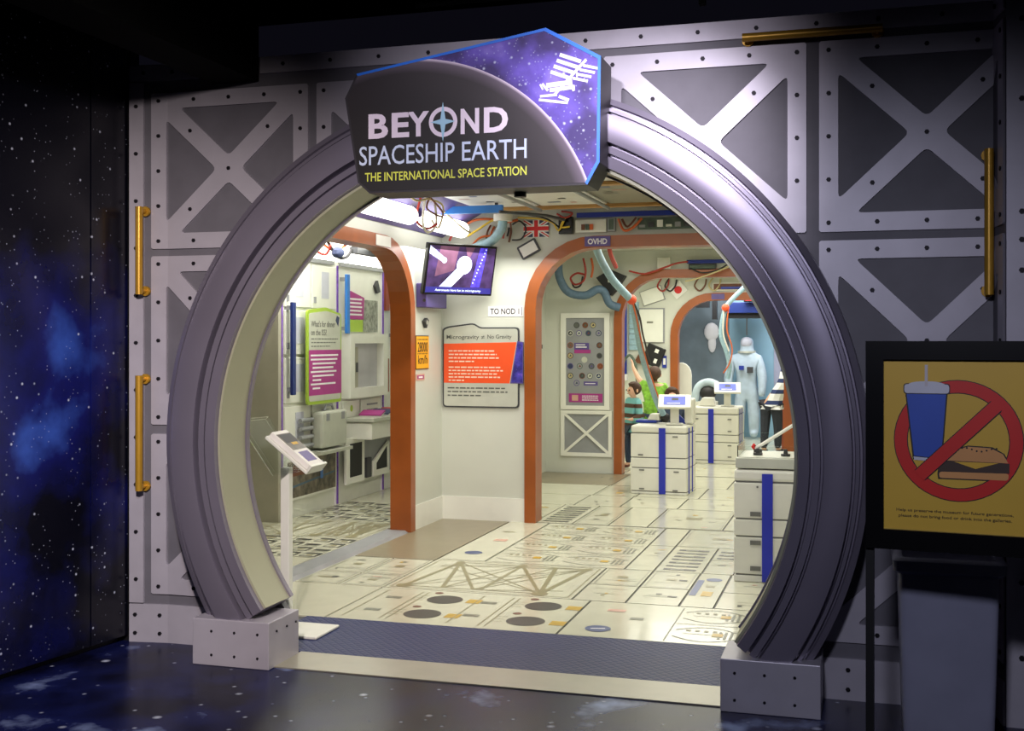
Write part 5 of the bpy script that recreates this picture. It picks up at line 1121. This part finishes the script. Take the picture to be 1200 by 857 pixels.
F = Fr((X3+.022, 4.36, .19), (0, 1, 0)); Print(F, M['trimw']).rslab(-.02, -.02, 1.05, .36, -.02, .004).build('mount', t); Print(F, M['photo']).rect(0, 0, 1.03, .34, .005).build('print', t)
q = Print(F, M['hosed']); q.line(.05, .1, 1.0, .16, .02, .006); q.m(M['cheese']).rect(.42, .24, .58, .32, .0065); q.m(M['cbl']).rect(.68, .12, .74, .3, .007); q.m(M['paper']).rect(.70, .2, .73, .3, .0075); q.m(M['cb']).rect(.1, .2, .36, .3, .0065); q.build('print_shapes', t)
solo(Print(FS, M['rust']).rslab(6.68, 1.98, 6.78, 2.40, .0, .03), 'rust_strip', 'rust coloured strip high at the right end of the rack wall', 'strip')
solo(Print(FS, M['rust']).rslab(6.70, 1.08, 6.76, 1.45, .0, .03), 'rust_strip', 'rust coloured strip halfway down the right end of the rack wall', 'strip')
solo(Print(FS, M['dgrey']).slab([(6.45, 2.30), (6.52, 2.18), (6.44, 2.16), (6.38, 2.24)], 0, .03), 'dark_clamp', 'dark clamp above the grey poster photo', 'clamp')
# bright slanting light panels above the racks
for i, (y0, y1, lb) in enumerate(((3.2, 5.35, 'bright slanting light panel above the lockers'), (5.5, 6.95, 'bright slanting light panel above the window recess'))):
    t = thing('ceiling_lamp', lb, 'lamp', (X3+.2, (y0+y1)/2, 2.42)); 
    MB(M['lamp']).add([(X3+.02, y0, 2.44), (X3+.36, y0, 2.68), (X3+.36, y1, 2.68), (X3+.02, y1, 2.44), (X3+.02, y0, 2.46), (X3+.34, y0, 2.69), (X3+.34, y1, 2.69), (X3+.02, y1, 2.46)], [(0, 1, 2, 3), (7, 6, 5, 4), (0, 4, 5, 1), (2, 6, 7, 3), (1, 5, 6, 2), (3, 7, 4, 0)]).build('diffuser', t)
    MB(M['grey']).box(X3, y0, 2.40, X3+.03, y1, 2.44).build('lower_trim', t)
cable([(-2.9, 4.05, 2.62), (-2.86, 4.2, 2.50), (-2.8, 4.3, 2.46), (-2.74, 4.4, 2.52), (-2.7, 4.5, 2.60)], .012, 'co', 'orange cable hanging in the side module')
cable([(-2.95, 4.0, 2.66), (-2.95, 4.15, 2.48), (-2.88, 4.25, 2.42), (-2.8, 4.2, 2.5)], .012, 'cr', 'red cable hanging in the side module')
cable([(-2.85, 4.1, 2.64), (-2.8, 4.3, 2.42), (-2.72, 4.35, 2.40), (-2.7, 4.45, 2.5)], .014, 'ck', 'black cable hanging in the side module')
solo(MB(M['flagb']).ball((-2.78, 4.3, 2.44), .06, 10, (1, 1.2, .9)), 'cable_knot', 'dark blue wrapped knot of cables in the side module', 'knot', smooth=True)
solo(MB(M['dgrey']).box(-2.72, 4.42, 2.44, -2.64, 4.95, 2.50), 'cable_tray', 'short dark cable tray hanging in the side module', 'tray')

# ================================================================== brochure stand just behind the arch
bs = thing('brochure_stand', 'white pole stand with a slanted brochure top behind the left foot', 'stand', (-1.39, .68, 0))
MB(M['white']).box(-1.42, .53, 0.006, -1.145, .83, .022).build('base_plate', bs, bevel=.006)
MB(M['white']).box(-1.43, .655, .022, -1.375, .705, .93).build('pole', bs, bevel=.006)
T = Matrix.Translation((-1.325, .65, 1.03)) @ Matrix.Rotation(R(2), 4, 'Z') @ Matrix.Rotation(R(38), 4, 'Y')
MB(M['white']).box(-.16, -.11, -.03, .16, .10, -.01).xf(T).build('tray', bs, bevel=.006)
MB(M['white']).box(.145, -.11, -.012, .16, .10, .03).xf(T).build('lip', bs, bevel=.003)
T2 = Matrix.Translation((-1.50, .66, 1.06)) @ Matrix.Rotation(R(-10), 4, 'Z') @ Matrix.Rotation(R(50), 4, 'Y')
q = MB(M['acryl']).box(-.18, -.12, -.012, .20, .12, -.008).box(-.18, -.12, .012, .20, .12, .016).box(-.18, -.124, -.012, .2, -.12, .016).box(-.18, .12, -.012, .2, .124, .016).xf(T2); q.build('clear_pocket', bs)
T3 = T @ Matrix.Translation((0, 0, -.009))
br = thing('brochure', 'white brochure with dark photo and blue mark on the stand', 'brochure', (-1.345, .66, 1.0))
MB(M['paper']).box(-.15, -.095, 0, .14, .09, .03).xf(T3).build('pages', br)
q = MB(M['photo']).box(-.125, -.085, .0302, .01, .09, .031); q.m(M['ck']).box(-.118, -.07, .0311, -.05, .08, .0316); q.m(M['cheese']).box(-.05, -.02, .0311, -.03, .05, .0316); q.m(M['tvb' if False else 'purple']).box(.03, -.06, .0302, .11, .06, .031); q.xf(T3).build('cover_print', br)

# ================================================================== PEOPLE
def limb_fingers(J, E, w, d, side, s, nm, curl=.6):
    """palm and five fingers at the wrist; d = hand direction, side = thumb side"""
    w = Vector(w); d = Vector(d).normalized(); side = Vector(side); side = (side-d*side.dot(d)).normalized(); nrm = d.cross(side).normalized()
    J[nm+'palm'] = (w+d*.05*s, (.022*s, .014*s)); E.append((nm+'wr', nm+'palm')); J[nm+'pend'] = (w+d*.085*s, (.026*s, .012*s)); E.append((nm+'palm', nm+'pend'))
    for k, ln in enumerate((.062, .072, .068, .052)):
        o = side*(.024-.016*k)*s; b = w+d*.09*s+o
        m_ = b+(d*.5+o.normalized()*.06)*ln*s; t = m_+(d*(1-curl)+nrm*curl).normalized()*ln*.5*s
        for q, (p, r) in enumerate(((b, .0078), (m_, .0072), (t, .006))):
            n_ = nm+'f%d%d' % (k, q); J[n_] = (p, r*s); E.append(((nm+'pend') if q == 0 else nm+'f%d%d' % (k, q-1), n_))
    p0 = w+d*.045*s+side*.028*s; p1 = p0+(side*.7+d*.7).normalized()*.032*s; p2 = p1+(d*.9+side*.3).normalized()*.026*s
    for q, (p, r) in enumerate(((p0, .010), (p1, .009), (p2, .0075))):
        n_ = nm+'t%d' % q; J[n_] = (p, r*s); E.append(((nm+'palm') if q == 0 else nm+'t%d' % (q-1), n_))
def person(label, loc, Hh, face, head_r, shirt, pants, shoes, larm=None, rarm=None, lean=(0, 0), hairm='hair', sleeve=1.0, legspread=.06, stride=0, turn=0):
    """figure facing -Y turned by face; larm / rarm = elbow, wrist, hand direction in local units of height"""
    t = thing('person', label, 'person', loc)
    Mx = Matrix.Translation(loc) @ Matrix.Rotation(face, 4, 'Z') @ Matrix.Scale(Hh, 4)
    hr = head_r; hz = 1-hr*1.12; sh = 1-hr*2.55; lx, ly = lean
    def LN(p):
        k = max(0, (p[2]-.5)/.5); return Vector((p[0]+lx*k, p[1]+ly*k, p[2]))
    sw = .105
    larm = larm or ((-.15, .02, sh-.17), (-.15, -.04, sh-.31), (0, -.3, -1)); rarm = rarm or ((.15, .02, sh-.17), (.15, -.04, sh-.31), (0, -.3, -1))
    J = {}; E = []
    bl = 1.0 if Hh > 1.4 else 1.22
    base = dict(pel=((0, 0, .52), (.085*bl, .06*bl)), waist=((0, .0, .60), (.078*bl, .056*bl)), chest=((0, 0, sh-.06), (.092*bl, .06*bl)), nb=((0, .004, sh+.025), (.045, .04)), nk=((0, 0, sh+.06), .032),
                chin=((0, -.012, hz-hr*.55), (hr*.62, hr*.66)), hd=((0, 0, hz), (hr*.80, hr*.92)), ht=((0, .008, hz+hr*.55), (hr*.66, hr*.78)))
    for n_, (p, r) in base.items(): J[n_] = (LN(p), r)
    E += [('pel', 'waist'), ('waist', 'chest'), ('chest', 'nb'), ('nb', 'nk'), ('nk', 'chin'), ('chin', 'hd'), ('hd', 'ht')]
    J['nose'] = (LN((0, -hr*.93, hz-hr*.2)), hr*.07); E.append(('hd', 'nose'))
    for s, nm, arm in ((-1, 'l', larm), (1, 'r', rarm)):
        J[nm+'sh'] = (LN((s*sw, 0, sh)), .040); J[nm+'el'] = (LN(arm[0]), .029); J[nm+'wr'] = (LN(arm[1]), .020)
        E += [('chest', nm+'sh'), (nm+'sh', nm+'el'), (nm+'el', nm+'wr')]
        limb_fingers(J, E, J[nm+'wr'][0], arm[2], (-s*.3, -1, .2), 1/1.7*1.0, nm)
        st = stride*s
        J[nm+'hip'] = (Vector((s*.05, 0, .47)), .058); J[nm+'kn'] = (Vector((s*legspread, -.012+st*.5, .27)), .040); J[nm+'an'] = (Vector((s*legspread, .012+st, .045)), .026); J[nm+'toe'] = (Vector((s*(legspread+.012), -.085+st, .02)), (.026, .018))
        E += [('pel', nm+'hip'), (nm+'hip', nm+'kn'), (nm+'kn', nm+'an'), (nm+'an', nm+'toe')]
    def X(vf, m): return MB(m).add([Mx @ p for p in vf[0]], vf[1])
    body = X(skinmesh(J, E, 1), M['skin']).build('body', t, smooth=True)
    def sub(names, grow, extra=None, cutn=None):
        j = {n_: (J[n_][0], tuple(x*1.0+grow for x in (J[n_][1] if isinstance(J[n_][1], tuple) else (J[n_][1],)*2))) for n_ in names}
        if extra: j.update(extra)
        return j
    fm = lambda a, b, k: J[a][0].lerp(J[b][0], k)
    js = sub(['pel', 'waist', 'chest', 'nb', 'lsh', 'rsh', 'lel', 'rel'], .013)
    es = [('pel', 'waist'), ('waist', 'chest'), ('chest', 'nb'), ('chest', 'lsh'), ('chest', 'rsh'), ('lsh', 'lel'), ('rsh', 'rel')]
    if sleeve >= 1:
        for nm in 'lr': js[nm+'cf'] = (fm(nm+'el', nm+'wr', .88), (.031, .031)); es.append((nm+'el', nm+'cf'))
    else:
        for nm in 'lr': js[nm+'el'] = (fm(nm+'sh', nm+'el', sleeve), (.044, .044))
    js['hem'] = (J['pel'][0]+Vector((0, 0, -.05)), (.098, .072)); es.append(('pel', 'hem'))
    X(skinmesh(js, es, 1), shirt).build('shirt', t, smooth=True)
    jp = sub(['pel', 'lhip', 'rhip', 'lkn', 'rkn', 'lan', 'ran'], .010)
    X(skinmesh(jp, [('pel', 'lhip'), ('pel', 'rhip'), ('lhip', 'lkn'), ('rhip', 'rkn'), ('lkn', 'lan'), ('rkn', 'ran')], 1), pants).build('trousers', t, smooth=True)
    for nm in 'lr':
        a, b = J[nm+'an'][0], J[nm+'toe'][0]; j = dict(h=(Vector((a.x, a.y+.02, .026)), (.030, .026)), m=(Vector((b.x, (a.y+b.y)/2, .028)), (.033, .027)), t=(Vector((b.x, b.y-.01, .022)), (.030, .022)))
        X(skinmesh(j, [('h', 'm'), ('m', 't')], 1), shoes).build('shoe', t, smooth=True)
    hc = LN((0, .012, hz+hr*.22)); hb = MB(M[hairm]).ball((0, 0, 0), 1, 14, (hr*.92, hr*1.02, hr*.92))
    hb.v = [Mx @ (hc+Vector((p.x, p.y+max(0, .1*hr-p.z*.2)*.3+ (max(0, -(p.y))*.45 if p.z < hr*.25 else 0), p.z))) for p in hb.v]; hb.build('hair', t, smooth=True)
    for s in (-1, 1):
        e_ = LN((s*hr*.34, -hr*.80, hz-hr*.02)); MB(M['eye']).ball(Mx @ e_, hr*.11*Hh, 8).build('eye', t, smooth=True)
        e_ = LN((s*hr*.86, .01, hz-hr*.1)); eb = MB(M['skin']).ball((0, 0, 0), hr*.2, 8, (.45, .8, 1.3)); eb.v = [Mx @ (e_+p) for p in eb.v]; eb.build('ear', t, smooth=True)
    m_ = LN((0, -hr*.83, hz-hr*.48)); mb = MB(M['cr']).ball((0, 0, 0), hr*.2, 8, (1, .3, .22)); mb.v = [Mx @ (m_+p) for p in mb.v]; mb.build('mouth', t, smooth=True)
    return t
person('child in turquoise and brown striped jumper at the left of the nearer cart', (-1.10, 9.6, .004), 1.12, R(-48), .088, STRIPE, M['jean'], M['shoe'],
       larm=((-.15, .01, .60), (-.12, -.14, .56), (.2, -1, .1)), rarm=((.15, .0, .60), (.16, -.13, .57), (-.1, -1, .2)), stride=.04)
person('child in lime camouflage shirt reaching one arm up to the wall', (-.98, 10.5, .004), 1.30, R(195), .080, M['greenshirt'], M['jean'], M['shoe'],
       rarm=((.16, -.04, .86), (.215, -.10, .985), (.15, -.1, 1)), sleeve=.8)
person('brown-haired child behind the nearer tablet, only the top of the head showing', (-.42, 8.45, .004), 1.10, R(15), .088, M['jean'], M['jean'], M['shoe'])
person('adult in white and navy striped shirt and dark trousers leaning at the far right', (.47, 12.0, .004), 1.5, R(165), .066, NAVYW, M['coat'], M['coat'], lean=(-.36, 0), stride=.03,
       larm=((-.30, -.02, .62), (-.34, -.12, .50), (0, -.4, -1)), rarm=((-.02, -.06, .60), (.06, -.14, .50), (0, -.4, -1)), sleeve=.7)
